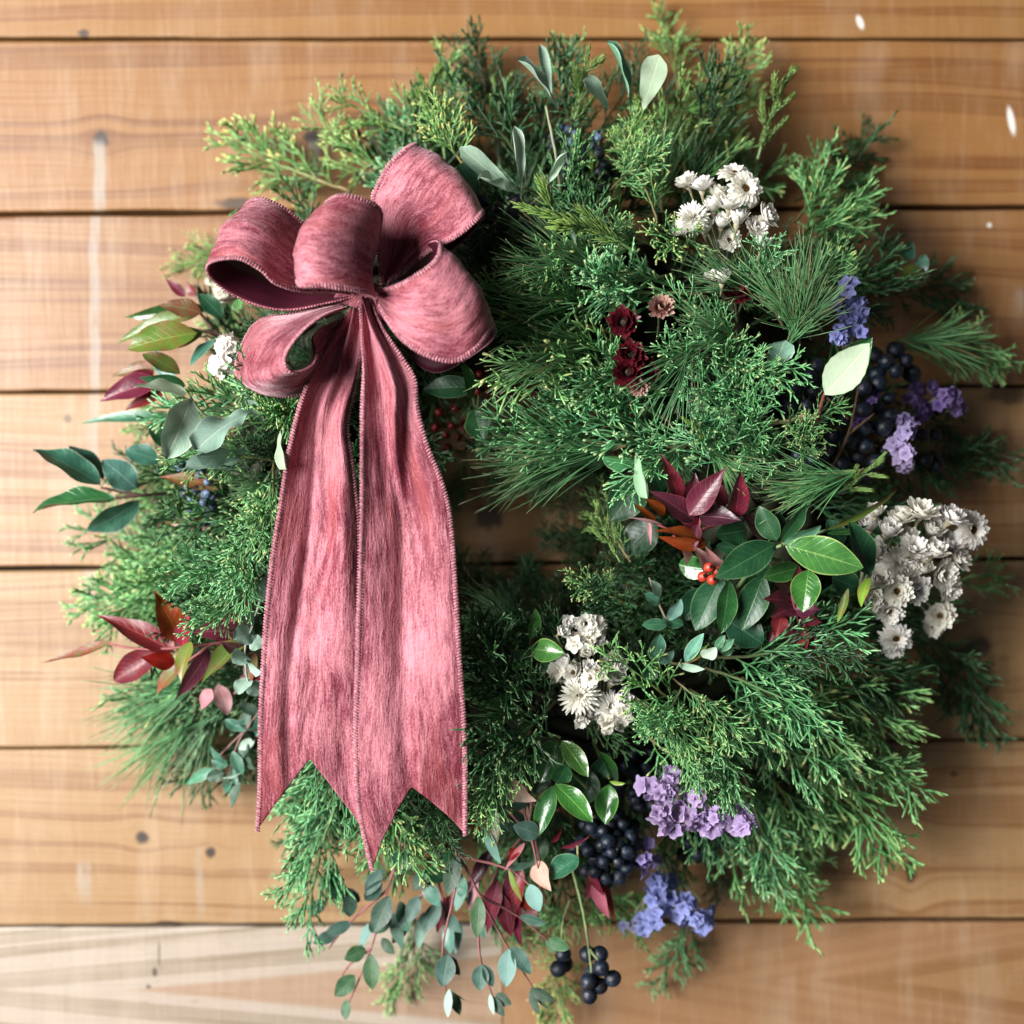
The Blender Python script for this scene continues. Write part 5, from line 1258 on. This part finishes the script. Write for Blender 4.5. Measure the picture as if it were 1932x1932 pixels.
PURPLE = [statice_mesh('flower', 20 + i, (0.24, 0.17, 0.38), (0.46, 0.38, 0.68), 5) for i in range(3)]
BLUEV = [statice_mesh('flower', 30 + i, (0.17, 0.17, 0.44), (0.34, 0.37, 0.74), 5) for i in range(3)]
CREAM = [statice_mesh('flower', 40 + i, (0.74, 0.67, 0.52), (0.95, 0.92, 0.83), 6) for i in range(3)]

def flower(parent, mesh, px, py, d, rpx, axis, spin=None):
    c = P(px, py, d)
    q = Vector(axis).normalized().to_track_quat('Z', 'X').to_matrix().to_4x4()
    rr = rpx * 1.06 * kscale(d)
    o = link('flower', mesh, parent, Matrix.Translation(c) @ q @ Matrix.Rotation(spin if spin is not None else rnd.uniform(0, 6), 4, 'Z') @ Matrix.Diagonal((rr, rr, rr, 1)))
    return o

def flower_cluster(name, fl, root, col=(0.30, 0.32, 0.20), tint_=(1, 1, 1)):
    """fl: (mesh, px, py, d, rpx, axis)"""
    runs = []
    for (me, x, y, d, rp, ax) in fl:
        a = Vector(ax).normalized()
        e = P(x, y, d) - a * (rp * kscale(d) * 0.6)
        runs.append([root, ((root[0] + x) / 2, (root[1] + y) / 2, (root[2] + d) / 2 - 0.003), (e.x / kscale(-e.y) + 966, -e.z / kscale(-e.y) + 966, -e.y)])
    s = stem(name, runs, 0.0007, 0.0006, col)
    for (me, x, y, d, rp, ax) in fl:
        o = flower(s, me, x, y, d, rp, ax)
        k = rnd.uniform(0.95, 1.05)
        o.color = (tint_[0] * k, tint_[1] * k, tint_[2] * k * rnd.uniform(0.94, 1.02), 1)
    return s
W0, W1, W2, W3 = WHITE
flower_cluster('white_flower_cluster', [
    (W0, 1405, 357, .150, 31, (0.25, -1, 0.1)), (W0, 1385, 330, .142, 29, (-0.1, -0.7, 0.8)), (W1, 1325, 360, .138, 30, (-0.2, -0.5, 0.9)), (W1, 1298, 352, .135, 26, (-0.5, -0.5, 0.9)), (W1, 1350, 372, .135, 28, (0.3, -0.4, 0.9)),
    (W3, 1308, 412, .142, 30, (-0.3, -1, 0.2)), (W1, 1375, 395, .145, 30, (0.0, -0.6, 0.8)), (W2, 1345, 400, .14, 28, (-0.1, -0.6, 0.9)), (W2, 1390, 425, .142, 30, (0.1, -0.5, 0.9)), (W1, 1440, 412, .142, 28, (0.7, -0.7, 0.4)),
    (W2, 1360, 430, .138, 26, (0, -0.7, 0.7)), (W2, 1330, 440, .136, 28, (-0.2, -0.7, 0.5)), (W1, 1422, 432, .138, 26, (0.3, -0.8, 0.2)), (W2, 1290, 440, .130, 26, (-0.5, -0.7, 0.3)), (W1, 1375, 455, .13, 24, (0, -1, 0)), (W2, 1410, 395, .138, 26, (0.3, -.5, .8))], (1370, 520, .09))
flower_cluster('white_flower_cluster', [(W2, 1362, 535, .145, 26, (0.0, -0.6, 0.9)), (W2, 1435, 470, .142, 24, (0.2, -0.4, 0.9)), (W1, 1345, 530, .14, 20, (-0.3, -0.6, 0.8))], (1390, 600, .10))
right = []
for (x, y, k, r_, ax) in [(1640, 1000, W2, 32, (-.2, -.6, .8)), (1672, 1010, W2, 34, (.1, -.7, .7)), (1700, 985, W1, 30, (0, -.5, .9)), (1735, 975, W1, 36, (.1, -.6, .8)), (1752, 1005, W2, 34, (.2, -.7, .5)), (1790, 985, W1, 34, (.4, -.6, .8)), (1832, 1000, W0, 34, (.4, -.9, .1)), (1815, 985, W1, 26, (.5, -.5, .7)),
                          (1655, 1045, W2, 32, (-.3, -.7, .4)), (1690, 1065, W3, 34, (-.1, -1, .1)), (1720, 1040, W1, 32, (.1, -.8, .5)), (1755, 1050, W2, 34, (.2, -.6, .6)), (1785, 1030, W1, 32, (.3, -.7, .4)), (1800, 1055, W1, 30, (.6, -.6, .3)), (1770, 1085, W1, 34, (.4, -.8, 0)), (1735, 1080, W2, 30, (.1, -.7, .6)),
                          (1660, 1095, W2, 30, (-.2, -.8, .2)), (1690, 1115, W1, 32, (0, -.9, 0)), (1725, 1110, W1, 30, (.2, -.8, -.1)), (1645, 1130, W2, 30, (-.2, -.9, 0)), (1675, 1150, W1, 28, (0, -.8, -.3)), (1785, 1110, W1, 26, (.4, -.7, -.4)), (1710, 1020, W2, 28, (0, -.7, .7)), (1650, 975, W2, 26, (-.1, -.6, .8)), (1712, 1082, W2, 28, (0, -.7, .3))]:
    right.append((k, x, y, 0.118 + rnd.uniform(-.008, .01) - max(0, x - 1720) * 0.00012, r_ * 1.0, ax))
flower_cluster('white_flower_cluster', right, (1620, 1120, .08), tint_=(0.97, 0.96, 0.95))
flower_cluster('white_flower_cluster', [(W1, 1775, 1162, .085, 30, (-.4, -1, .1)), (W0, 1690, 1202, .105, 30, (-.1, -.9, -.5)), (W1, 1762, 1180, .082, 22, (-.5, -.9, -.2)), (W1, 1686, 1216, .10, 24, (-.2, -.6, -.8))], (1700, 1090, .10), col=(0.40, 0.44, 0.34))
bc = [(W3, 1092, 1312, .135, 36, (-.2, -1, .2)), (W2, 1152, 1290, .13, 30, (.3, -.6, .7)), (W3, 1150, 1335, .132, 30, (.3, -.8, .3)), (W2, 1165, 1320, .128, 30, (.5, -.7, .2))]
for (x, y) in [(1075, 1180), (1098, 1175), (1120, 1185), (1060, 1195), (1110, 1205), (1085, 1215), (1130, 1215), (1150, 1240), (1105, 1235), (1075, 1245), (1140, 1260), (1110, 1265), (1050, 1265), (1125, 1285), (1085, 1275), (1160, 1260), (1170, 1350), (1110, 1350), (1135, 1360), (1090, 1350), (1160, 1372)]:
    bc.append((rnd.choice(CREAM + [W1, W2, W2]), x + rnd.uniform(-5, 5), y + rnd.uniform(-5, 5), .138 + rnd.uniform(-.010, .006), rnd.uniform(19, 24), (rnd.gauss(0, .4), -1, rnd.gauss(0.3, .3))))
flower_cluster('white_flower_cluster', bc, (1120, 1390, .08))
flower_cluster('white_flower_cluster', [(CREAM[0], 432, 655, .125, 24, (-.2, -1, .3)), (CREAM[1], 420, 690, .125, 24, (-.3, -1, 0)), (CREAM[2], 438, 690, .12, 22, (0, -1, 0)), (W1, 440, 668, .122, 20, (-.2, -.9, .3))], (480, 680, .09), tint_=(1.15, 1.15, 1.2))
flower_cluster('white_flower_cluster', [(CREAM[0], 425, 560, .06, 20, (-.2, -1, .3)), (CREAM[2], 410, 535, .05, 20, (-.2, -1, .3))], (470, 560, .05))
flower_cluster('red_strawflower', [(STRAW[0], 1177, 608, .162, 27, (-.25, -1, -.1))], (1190, 660, .10))
flower_cluster('red_strawflower', [(STRAW[1], 1246, 582, .156, 24, (.1, -1, .3))], (1240, 640, .10))
flower_cluster('red_strawflower', [(STRAW[0], 1190, 672, .156, 27, (-.1, -1, .2)), (STRAW[0], 1185, 702, .156, 27, (-.2, -1, -.1)), (STRAW[0], 1212, 700, .150, 26, (.3, -1, 0)), (STRAW[1], 1205, 728, .152, 18, (.1, -1, -.5))], (1200, 740, .09))
flower_cluster('red_strawflower', [(STRAW[0], 1386, 552, .14, 26, (.1, -1, .2))], (1390, 600, .10))
def statices(spots, meshes, d, rp, root, tn=(1, 1, 1)):
    flower_cluster('purple_flower_cluster', [(rnd.choice(meshes), x + rnd.uniform(-7, 7), y + rnd.uniform(-7, 7), d + rnd.uniform(-.012, .006), rp * rnd.uniform(.8, 1.15), (rnd.gauss(0, .6), -1, rnd.gauss(0.2, .6))) for (x, y) in spots], root, tint_=tn)
statices([(1597, 538), (1590, 572), (1612, 580), (1632, 582), (1605, 602), (1622, 600), (1588, 592), (1600, 625), (1615, 635), (1585, 628)], BLUEV, .14, 20, (1600, 680, .10))
statices([(1730, 735), (1755, 740), (1780, 742), (1800, 748), (1740, 765), (1768, 768), (1720, 755), (1795, 765), (1725, 780)], PURPLE, .075, 22, (1680, 800, .05), (.75, .65, .85))
statices([(1700, 795), (1715, 808), (1702, 815)], PURPLE, .11, 20, (1660, 830, .08), (1.05, 1.1, 1.05))
statices([(1705, 860), (1692, 842), (1700, 875)], PURPLE, .11, 22, (1660, 850, .08), (1.3, 1.3, 1.15))
statices([(1640, 740), (1620, 790), (1580, 770), (1650, 760)], PURPLE, .105, 15, (1640, 800, .08), (.6, .5, .7))
statices([(1240, 1500), (1265, 1490), (1290, 1500), (1245, 1530), (1270, 1525), (1300, 1535), (1325, 1535), (1250, 1555), (1340, 1550), (1355, 1545), (1395, 1530), (1400, 1550), (1385, 1555), (1310, 1505), (1280, 1550), (1225, 1480), (1260, 1470)], PURPLE, .132, 23, (1290, 1450, .08), (1.25, 1.15, 1.05))
statices([(1225, 1595), (1215, 1620), (1235, 1630), (1210, 1640)], PURPLE, .09, 16, (1210, 1560, .07), (.9, .9, 1))
statices([(1260, 1670), (1275, 1690), (1295, 1700), (1320, 1720), (1330, 1745), (1310, 1735), (1240, 1690), (1255, 1710), (1280, 1715), (1240, 1660), (1215, 1745), (1230, 1740), (1240, 1725)], BLUEV, .068, 21, (1250, 1600, .05), (1.15, 1.2, 1.15))
statices([(1175, 1755), (1200, 1750)], BLUEV, .045, 15, (1220, 1690, .04), (1.5, 1.4, 1.1))

# bare twig among the berries
stem('bare_twig', [[(1455, 800, .125), (1500, 792, .14), (1540, 788, .145)], [(1495, 792, .14), (1520, 782, .145)]], 0.0012, 0.0013, TAN)
stem('bare_twig', [[(1560, 900, .09), (1600, 820, .12), (1620, 730, .12)], [(1600, 820, .12), (1650, 780, .12)], [(1600, 790, .12), (1560, 750, .125)]], 0.0010, 0.0006, (0.16, 0.10, 0.06))

# ------------------------------------------------------------------ the velvet bow
def velvet():
    t = NT('crushed_velvet')
    uv = t.n('ShaderNodeUVMap', uv_map='UVMap')
    u, v, _ = t.sep(uv.outputs[0])
    oi = t.n('ShaderNodeObjectInfo')
    off = t.math('MULTIPLY', oi.outputs['Random'], 17.0)
    wob = t.math('MULTIPLY', t.math('SUBTRACT', t.noise(t.comb(t.math('MULTIPLY', u, 22), t.math('MULTIPLY', v, 40), off), 1.0, 2), 0.5), 0.010)
    v2 = t.math('ADD', v, wob)
    st1 = t.noise(t.comb(t.math('MULTIPLY', u, 75), t.math('MULTIPLY', v2, 640), off), 1.0, 3.0, 0.65)
    st2 = t.noise(t.comb(t.math('MULTIPLY', u, 70), t.math('MULTIPLY', v2, 270), t.math('ADD', off, 7)), 1.0, 3.0, 0.6)
    blot = t.noise(t.comb(t.math('MULTIPLY', u, 40), t.math('MULTIPLY', v, 48), t.math('ADD', off, 3)), 1.0, 3.0, 0.6)
    pile = t.noise(t.comb(t.math('MULTIPLY', u, 640), t.math('MULTIPLY', v, 900), off), 1.0, 2.0, 0.7)
    f = t.math('ADD', t.math('MULTIPLY', st1, 0.75), t.math('ADD', t.math('MULTIPLY', st2, 0.75), t.math('MULTIPLY', blot, 0.45)))
    f = t.math('ADD', f, t.math('MULTIPLY', t.math('SUBTRACT', pile, 0.5), 0.75))
    patch = t.noise(t.comb(t.math('MULTIPLY', u, 13), t.math('MULTIPLY', v, 20), t.math('ADD', off, 11)), 1.0, 2.0, 0.5)
    f = t.math('ADD', f, t.math('MULTIPLY', t.math('SUBTRACT', patch, 0.5), 1.0))
    f = t.ramp(f, 0.66, 1.36)
    c = t.mix(f, (0.150, 0.017, 0.034), (0.55, 0.205, 0.245))  # pale end paints the pile's sheen highlights into the colour
    warm = t.noise(t.comb(t.math('MULTIPLY', u, 9), t.math('MULTIPLY', v, 60), t.math('ADD', off, 21)), 1.0, 2.0, 0.5)
    c = t.mix(t.math('MULTIPLY', t.ramp(warm, 0.5, 0.68), 0.32), c, (0.36, 0.075, 0.065))
    # crushed pile leans in changing directions: tilt the normal with the streaks
    h = t.math('ADD', t.math('MULTIPLY', st1, 0.9), t.math('ADD', t.math('MULTIPLY', st2, 1.0), t.math('MULTIPLY', pile, 0.6)))
    nrm = t.bump(h, 0.6, 0.0012)
    b = t.bsdf(Base_Color=c, Roughness=0.62, Specular_IOR_Level=0.25, Normal=nrm)
    t.set(b.inputs['Sheen Weight'], t.math('ADD', 0.3, t.math('MULTIPLY', f, 0.7)))
    b.inputs['Sheen Roughness'].default_value = 0.32
    b.inputs['Sheen Tint'].default_value = (1.0, 0.72, 0.80, 1)
    return t.m
M_VELVET = velvet()
t = NT('ribbon_satin_back')
nzb = t.noise(t.n('ShaderNodeTexCoord').outputs['Object'], 60, 3)
t.bsdf(Base_Color=t.mix(nzb, (0.040, 0.004, 0.012), (0.075, 0.008, 0.024)), Roughness=0.5, Specular_IOR_Level=0.4)
M_SATIN = t.m
t = NT('velvet_thread')
nz = t.noise(t.n('ShaderNodeTexCoord').outputs['Object'], 700, 2)
t.bsdf(Base_Color=t.mix(t.ramp(nz, 0.35, 0.65), (0.24, 0.045, 0.070), (0.52, 0.22, 0.26)), Roughness=0.7, Sheen_Weight=0.5, Sheen_Tint=(1, 0.8, 0.85, 1))
M_THREAD = t.m

KNOT = P(690, 565, 0.150)
BOW_M = Matrix.Translation(KNOT)
bow = link('bow', None, None, BOW_M)
bow['label'] = 'dusty rose crushed velvet ribbon bow with two long notched tails on the wreath'
bow['category'] = 'bow'

def Q(x, y, d):
    """a point measured on an enlarged crop of the bow"""
    return P(383.3 + 0.2976 * x, 255.6 + 0.2976 * y, d)

def cr(pts, n, closed=False):
    """Catmull-Rom through pts at n+1 even parameters"""
    m = len(pts) - 1
    out = []
    for k in range(n + 1):
        s_ = k / n * m
        i = min(int(s_), m - 1); t = s_ - i
        p0 = pts[max(i - 1, 0)]; p1 = pts[i]; p2 = pts[i + 1]; p3 = pts[min(i + 2, m)]
        out.append(0.5 * ((2 * p1) + (p2 - p0) * t + (2 * p0 - 5 * p1 + 4 * p2 - p3) * t * t + (3 * p1 - p0 - 3 * p2 + p3) * t ** 3))
    return out

def by_length(pts, n):
    d = cr(pts, 400)
    acc = [0]
    for a, b in zip(d, d[1:]): acc.append(acc[-1] + (b - a).length)
    out = []; j = 0
    for k in range(n + 1):
        s_ = acc[-1] * k / n
        while j < len(acc) - 2 and acc[j + 1] < s_: j += 1
        t = (s_ - acc[j]) / max(1e-9, acc[j + 1] - acc[j])
        out.append(d[j].lerp(d[j + 1], min(1, t)))
    return out, acc[-1]

def stitches(name, edge, nrm, inward, parent, every=0.00165):
    """overlocked wired edge: a row of small thread wraps round the ribbon's rim"""
    G = Geo()
    acc = 0; nxt = 0
    r = random.Random(len(edge))
    for i in range(len(edge) - 1):
        a, b = edge[i], edge[i + 1]
        L = (b - a).length
        while nxt < acc + L:
            t = (nxt - acc) / max(L, 1e-9)
            p = a.lerp(b, t); tg = (b - a).normalized(); n_ = nrm[i]; w = inward[i]
            o = p + w * 0.0004
            rr = 0.00080 * r.uniform(0.85, 1.15)
            # closed wrap: a short fat capsule across the rim, leaning along it
            lean = tg * 0.0004
            pts = [o - w * 0.0011 - lean, o - w * 0.0007, o + w * 0.0003, o + w * 0.0013 + lean, o + w * 0.0018 + lean]
            G.cord(pts, [rr * 0.35, rr * 0.85, rr, rr * 0.8, rr * 0.3], [(1, 1, 1)] * 5, 5)
            nxt += every
        acc += L
    G.v = [v - KNOT for v in G.v]
    me = mk(name, G.v, G.f, True)
    return link(name, me, parent, BOW_M, M_THREAD)

def ribbon(name, A, B, n=120, m=22, bulge=None, notch=0.0, wrinkle=0.0012, folds=None, seed=0, arclen=False, label=None, pinch=0.0):
    """a ribbon between two edge curves, with crush wrinkles, thickness and stitched rims"""
    if arclen:
        ea, la = by_length(A, 400); eb, lb = by_length(B, 400); Ltot = (la + lb) / 2
    else:
        ea = cr(A, 400); eb = cr(B, 400)
        Ltot = sum((x - y).length for x, y in zip(ea, ea[1:])) * 0.5 + sum((x - y).length for x, y in zip(eb, eb[1:])) * 0.5
    def at(c, t):
        s_ = min(max(t, 0), 1) * 400
        i = min(int(s_), 399)
        return c[i].lerp(c[i + 1], s_ - i)
    grid = []
    for i in range(n + 1):
        row = []
        for j in range(m + 1):
            v = j / m
            e = 1.0
            if notch:
                e = 1 - notch * (1 - abs(2 * v - 1) ** 1.18) + 0.0035 * mnoise.noise(Vector((v * 9, seed, 2.0)))
            t = i / n * e
            p = at(ea, t).lerp(at(eb, t), v)
            if bulge is not None:
                p = p + bulge(t, v) * (4 * v * (1 - v))
            row.append((p, t, v))
        grid.append(row)
    # normals
    pos = [[g[0] for g in row] for row in grid]
    def normal(i, j):
        du = pos[min(i + 1, n)][j] - pos[max(i - 1, 0)][j]
        dv = pos[i][min(j + 1, m)] - pos[i][max(j - 1, 0)]
        nn = du.cross(dv)
        return nn.normalized() if nn.length > 1e-12 else Vector((0, -1, 0))
    NR = [[normal(i, j) for j in range(m + 1)] for i in range(n + 1)]
    V = []; UV = []; F = []
    new = []
    width = 0.06
    for i in range(n + 1):
        row = []
        for j in range(m + 1):
            p, t, v = grid[i][j]
            x = t * Ltot; y = v * width
            w = wrinkle * (mnoise.noise(Vector((x * 14, y * 85, seed))) + 0.7 * mnoise.noise(Vector((x * 30, y * 190, seed + 5))))
            w += wrinkle * 1.2 * mnoise.noise(Vector((x * 24, y * 24, seed + 9)))
            if folds is not None: w += folds(t, v)
            q = p + NR[i][j] * w
            row.append(q)
            V.append(q - KNOT); UV.append((x, y))
        new.append(row)
    for i in range(n):
        for j in range(m):
            a = i * (m + 1) + j
            F.append((a, a + 1, a + m + 2, a + m + 1))
    cen = sum((q for row in new for q in row), Vector()) / ((n + 1) * (m + 1))
    sgn = 0.0
    for i in range(n + 1):
        for j in range(m + 1):
            sgn += NR[i][j].dot(Vector((0, -1, 0)) if notch else (new[i][j] - cen).normalized())
    if sgn > 0:
        F = [f[::-1] for f in F]
    me = mk(name, V, F, True, None, UV)
    o = link(name, me, bow, BOW_M, M_VELVET)
    me.materials.append(M_SATIN)
    md = o.modifiers.new('thickness', 'SOLIDIFY')
    md.thickness = 0.0010
    md.offset = -1
    md.material_offset = 1
    if label: o['label'] = label
    for j, jn in ((0, 1), (m, m - 1)):
        edge = [new[i][j] for i in range(n + 1)]
        nr = [NR[i][j] for i in range(n + 1)]
        inw = []
        for i in range(n + 1):
            d = new[i][jn] - new[i][j]
            tg = (new[min(i + 1, n)][j] - new[max(i - 1, 0)][j])
            tg = tg.normalized() if tg.length > 1e-9 else Vector((0, 0, 1))
            d = d - tg * d.dot(tg)
            inw.append(d.normalized() if d.length > 1e-9 else Vector((1, 0, 0)))
        stitches('stitched_edge', edge, nr, inw, o)
    return o

def QL(l): return [Q(*p) for p in l]
def DL(l): return [P(*p) for p in l]
ZV = Vector((0, 0, 0))

# upper left loop, its mouth turned to the viewer
ribbon('loop', QL([(930, 1005, .150), (780, 990, .166), (610, 985, .182), (450, 940, .192), (350, 855, .196), (230, 787, .196), (110, 785, .190), (32, 825, .182), (60, 905, .172), (190, 1010, .163), (380, 1095, .157), (560, 1110, .152), (780, 1060, .150), (930, 1020, .146)]),
       QL([(960, 985, .142), (880, 860, .142), (780, 690, .148), (640, 550, .154), (520, 455, .158), (410, 408, .159), (330, 400, .157), (262, 440, .150), (275, 530, .140), (390, 620, .132), (560, 740, .126), (740, 850, .125), (900, 950, .130), (960, 985, .136)]),
       bulge=lambda t, v: Vector((-0.003, -0.003, 0.002)) * math.sin(math.pi * t), seed=1)
# upper right loop
ribbon('loop', QL([(1125, 940, .150), (1105, 720, .150), (1070, 420, .156), (1090, 330, .160), (1165, 190, .164), (1262, 90, .163), (1340, 47, .153), (1340, 90, .140), (1260, 250, .126), (1160, 500, .120), (1130, 900, .130)]),
       QL([(1170, 935, .148), (1290, 850, .152), (1450, 730, .164), (1570, 665, .178), (1680, 592, .184), (1755, 520, .181), (1778, 480, .168), (1765, 530, .150), (1660, 660, .136), (1430, 820, .128), (1170, 940, .130)]),
       bulge=lambda t, v: Vector((0.004, -0.002, 0.005)) * math.sin(math.pi * t), seed=2)
# lower left loop
ribbon('loop', QL([(905, 1090, .152), (770, 1145, .174), (640, 1235, .190), (550, 1335, .200), (517, 1410, .203), (527, 1470, .203), (570, 1503, .201), (640, 1490, .197), (700, 1445, .190), (718, 1370, .181), (700, 1290, .172), (750, 1225, .162), (905, 1160, .150)]),
       QL([(880, 1060, .140), (720, 1090, .142), (560, 1130, .146), (400, 1150, .146), (295, 1220, .142), (212, 1400, .140), (215, 1530, .142), (330, 1620, .147), (520, 1650, .152), (700, 1605, .154), (840, 1500, .154), (920, 1350, .150), (970, 1150, .142)]),
       bulge=lambda t, v: Vector((-0.004, -0.004, -0.004)) * math.sin(math.pi * t), seed=3)
# right loop
ribbon('loop', QL([(1095, 985, .165), (1130, 978, .188), (1220, 952, .200), (1320, 902, .206), (1410, 847, .208), (1470, 785, .206), (1502, 705, .200), (1500, 664, .186), (1440, 680, .166), (1370, 740, .152), (1320, 810, .144), (1270, 880, .138), (1160, 960, .134)]),
       QL([(1100, 1030, .160), (1135, 1140, .182), (1240, 1290, .200), (1400, 1395, .208), (1590, 1435, .206), (1740, 1350, .204), (1832, 1215, .194), (1835, 1290, .168), (1660, 1420, .138), (1480, 1495, .128), (1330, 1420, .124), (1230, 1290, .124), (1140, 1040, .130)]),
       bulge=lambda t, v: Vector((0.004, -0.004, 0.002)) * math.sin(math.pi * t), seed=4)
# centre loop, lying over the others
ribbon('loop', QL([(1050, 1010, .168), (1095, 1022, .192), (1010, 994, .206), (870, 972, .214), (730, 957, .216), (630, 957, .211), (594, 940, .198), (612, 925, .180), (700, 935, .162), (850, 960, .152), (1040, 1000, .148)]),
       QL([(1085, 760, .160), (1130, 520, .182), (1085, 432, .192), (980, 390, .198), (880, 370, .199), (812, 388, .194), (788, 418, .182), (830, 445, .164), (900, 500, .152), (1000, 650, .146), (1070, 900, .144)]),
       bulge=lambda t, v: Vector((-0.007, -0.006, 0.0)) * math.sin(math.pi * t) ** 0.7, seed=5)

def tail_folds_l(t, v):
    a = 0.0040 * math.exp(-((v - 0.80) / 0.16) ** 2) * math.exp(-((t - 0.40) / 0.20) ** 2)
    return a + 0.0022 * math.sin(v * 15 + t * 5) * math.exp(-t * 3.0) - 0.0024 * math.exp(-((v - 0.33 - 0.05 * math.sin(t * 6)) / 0.05) ** 2) * min(1, t * 2) + 0.0012 * math.sin(t * 9 + v * 3) - 0.0050 * math.exp(-((v - 0.42) / 0.22) ** 2) * math.sin(math.pi * min(1, t * 1.15)) ** 2
def tail_folds_r(t, v):
    c = 0.56 + 0.14 * math.sin(t * 9.0 + 0.8)
    a = 0.0062 * math.exp(-((v - c) / 0.11) ** 2) * math.exp(-((t - 0.17) / 0.15) ** 2)
    b = 0.0028 * math.sin(v * 13 + t * 7) * math.exp(-t * 3.5)
    return a + b - 0.0018 * math.exp(-((v - 0.4 - 0.1 * t) / 0.07) ** 2) * min(1, t * 2.5) + 0.0016 * math.sin(t * 8 + v * 2.5) - 0.0060 * math.exp(-((v - 0.46) / 0.22) ** 2) * math.sin(math.pi * min(1, t * 1.1)) ** 2
ribbon('tail', DL([(662, 585, .156), (622, 655, .160), (576, 735, .162), (548, 830, .163), (522, 980, .164), (508, 1080, .165), (497, 1200, .164), (490, 1350, .159), (488, 1480, .154), (484, 1566, .149)]),
       DL([(688, 588, .160), (686, 650, .164), (674, 720, .161), (658, 800, .159), (668, 880, .160), (680, 1000, .163), (679, 1150, .163), (677, 1300, .160), (682, 1450, .155), (702, 1590, .149)]),
       n=200, m=30, notch=0.150, arclen=True, folds=lambda t, v: 1.5 * tail_folds_l(t, v), seed=6, wrinkle=0.0013)
ribbon('tail', DL([(690, 582, .166), (684, 640, .174), (688, 700, .177), (684, 780, .177), (682, 870, .177), (680, 1000, .178), (675, 1150, .178), (670, 1300, .175), (668, 1420, .170), (676, 1530, .165), (701, 1640, .155)]),
       DL([(702, 568, .166), (724, 620, .176), (757, 670, .180), (783, 715, .180), (789, 770, .177), (808, 840, .175), (838, 915, .175), (853, 985, .176), (861, 1100, .176), (870, 1250, .174), (879, 1400, .167), (880, 1583, .157)]),
       n=200, m=30, notch=0.128, arclen=True, folds=lambda t, v: 1.35 * tail_folds_r(t, v), seed=7, wrinkle=0.0013)

# gathered knot that ties the loops to the wreath
def knot_mesh():
    V = []; F = []; UV = []
    nu, nv = 28, 18
    for i in range(nu + 1):
        a = 2 * math.pi * i / nu
        for j in range(nv + 1):
            v = j / nv
            r = 0.0085 + 0.0012 * math.sin(a * 5 + v * 3) + 0.003 * (2 * v - 1) ** 2
            p = Vector(((v - 0.5) * 0.030, -math.sin(a) * r * 0.9, math.cos(a) * r))
            V.append(p); UV.append((a * 0.01, v * 0.03))
    for i in range(nu):
        for j in range(nv):
            q = i * (nv + 1) + j
            F.append((q, q + 1, q + nv + 2, q + nv + 1))
    return mk('knot', V, F, True, None, UV)
link('knot', knot_mesh(), bow, Matrix.Translation(P(692, 562, 0.140)) @ Matrix.Rotation(0.5, 4, 'Y'), M_VELVET)
G = Geo()
a0 = P(690, 566, .150); a1 = P(720, 540, .06)
G.cord([a0 - KNOT, a0.lerp(a1, .5) - KNOT, a1 - KNOT], [0.0012] * 3, [(1, 1, 1)] * 3, 6)
tw = NT('florist_wire'); tw.bsdf(Base_Color=(0.02, 0.05, 0.03), Roughness=0.4, Metallic=0.3)
link('tie_wire', mk('tie_wire', G.v, G.f), bow, BOW_M, tw.m)
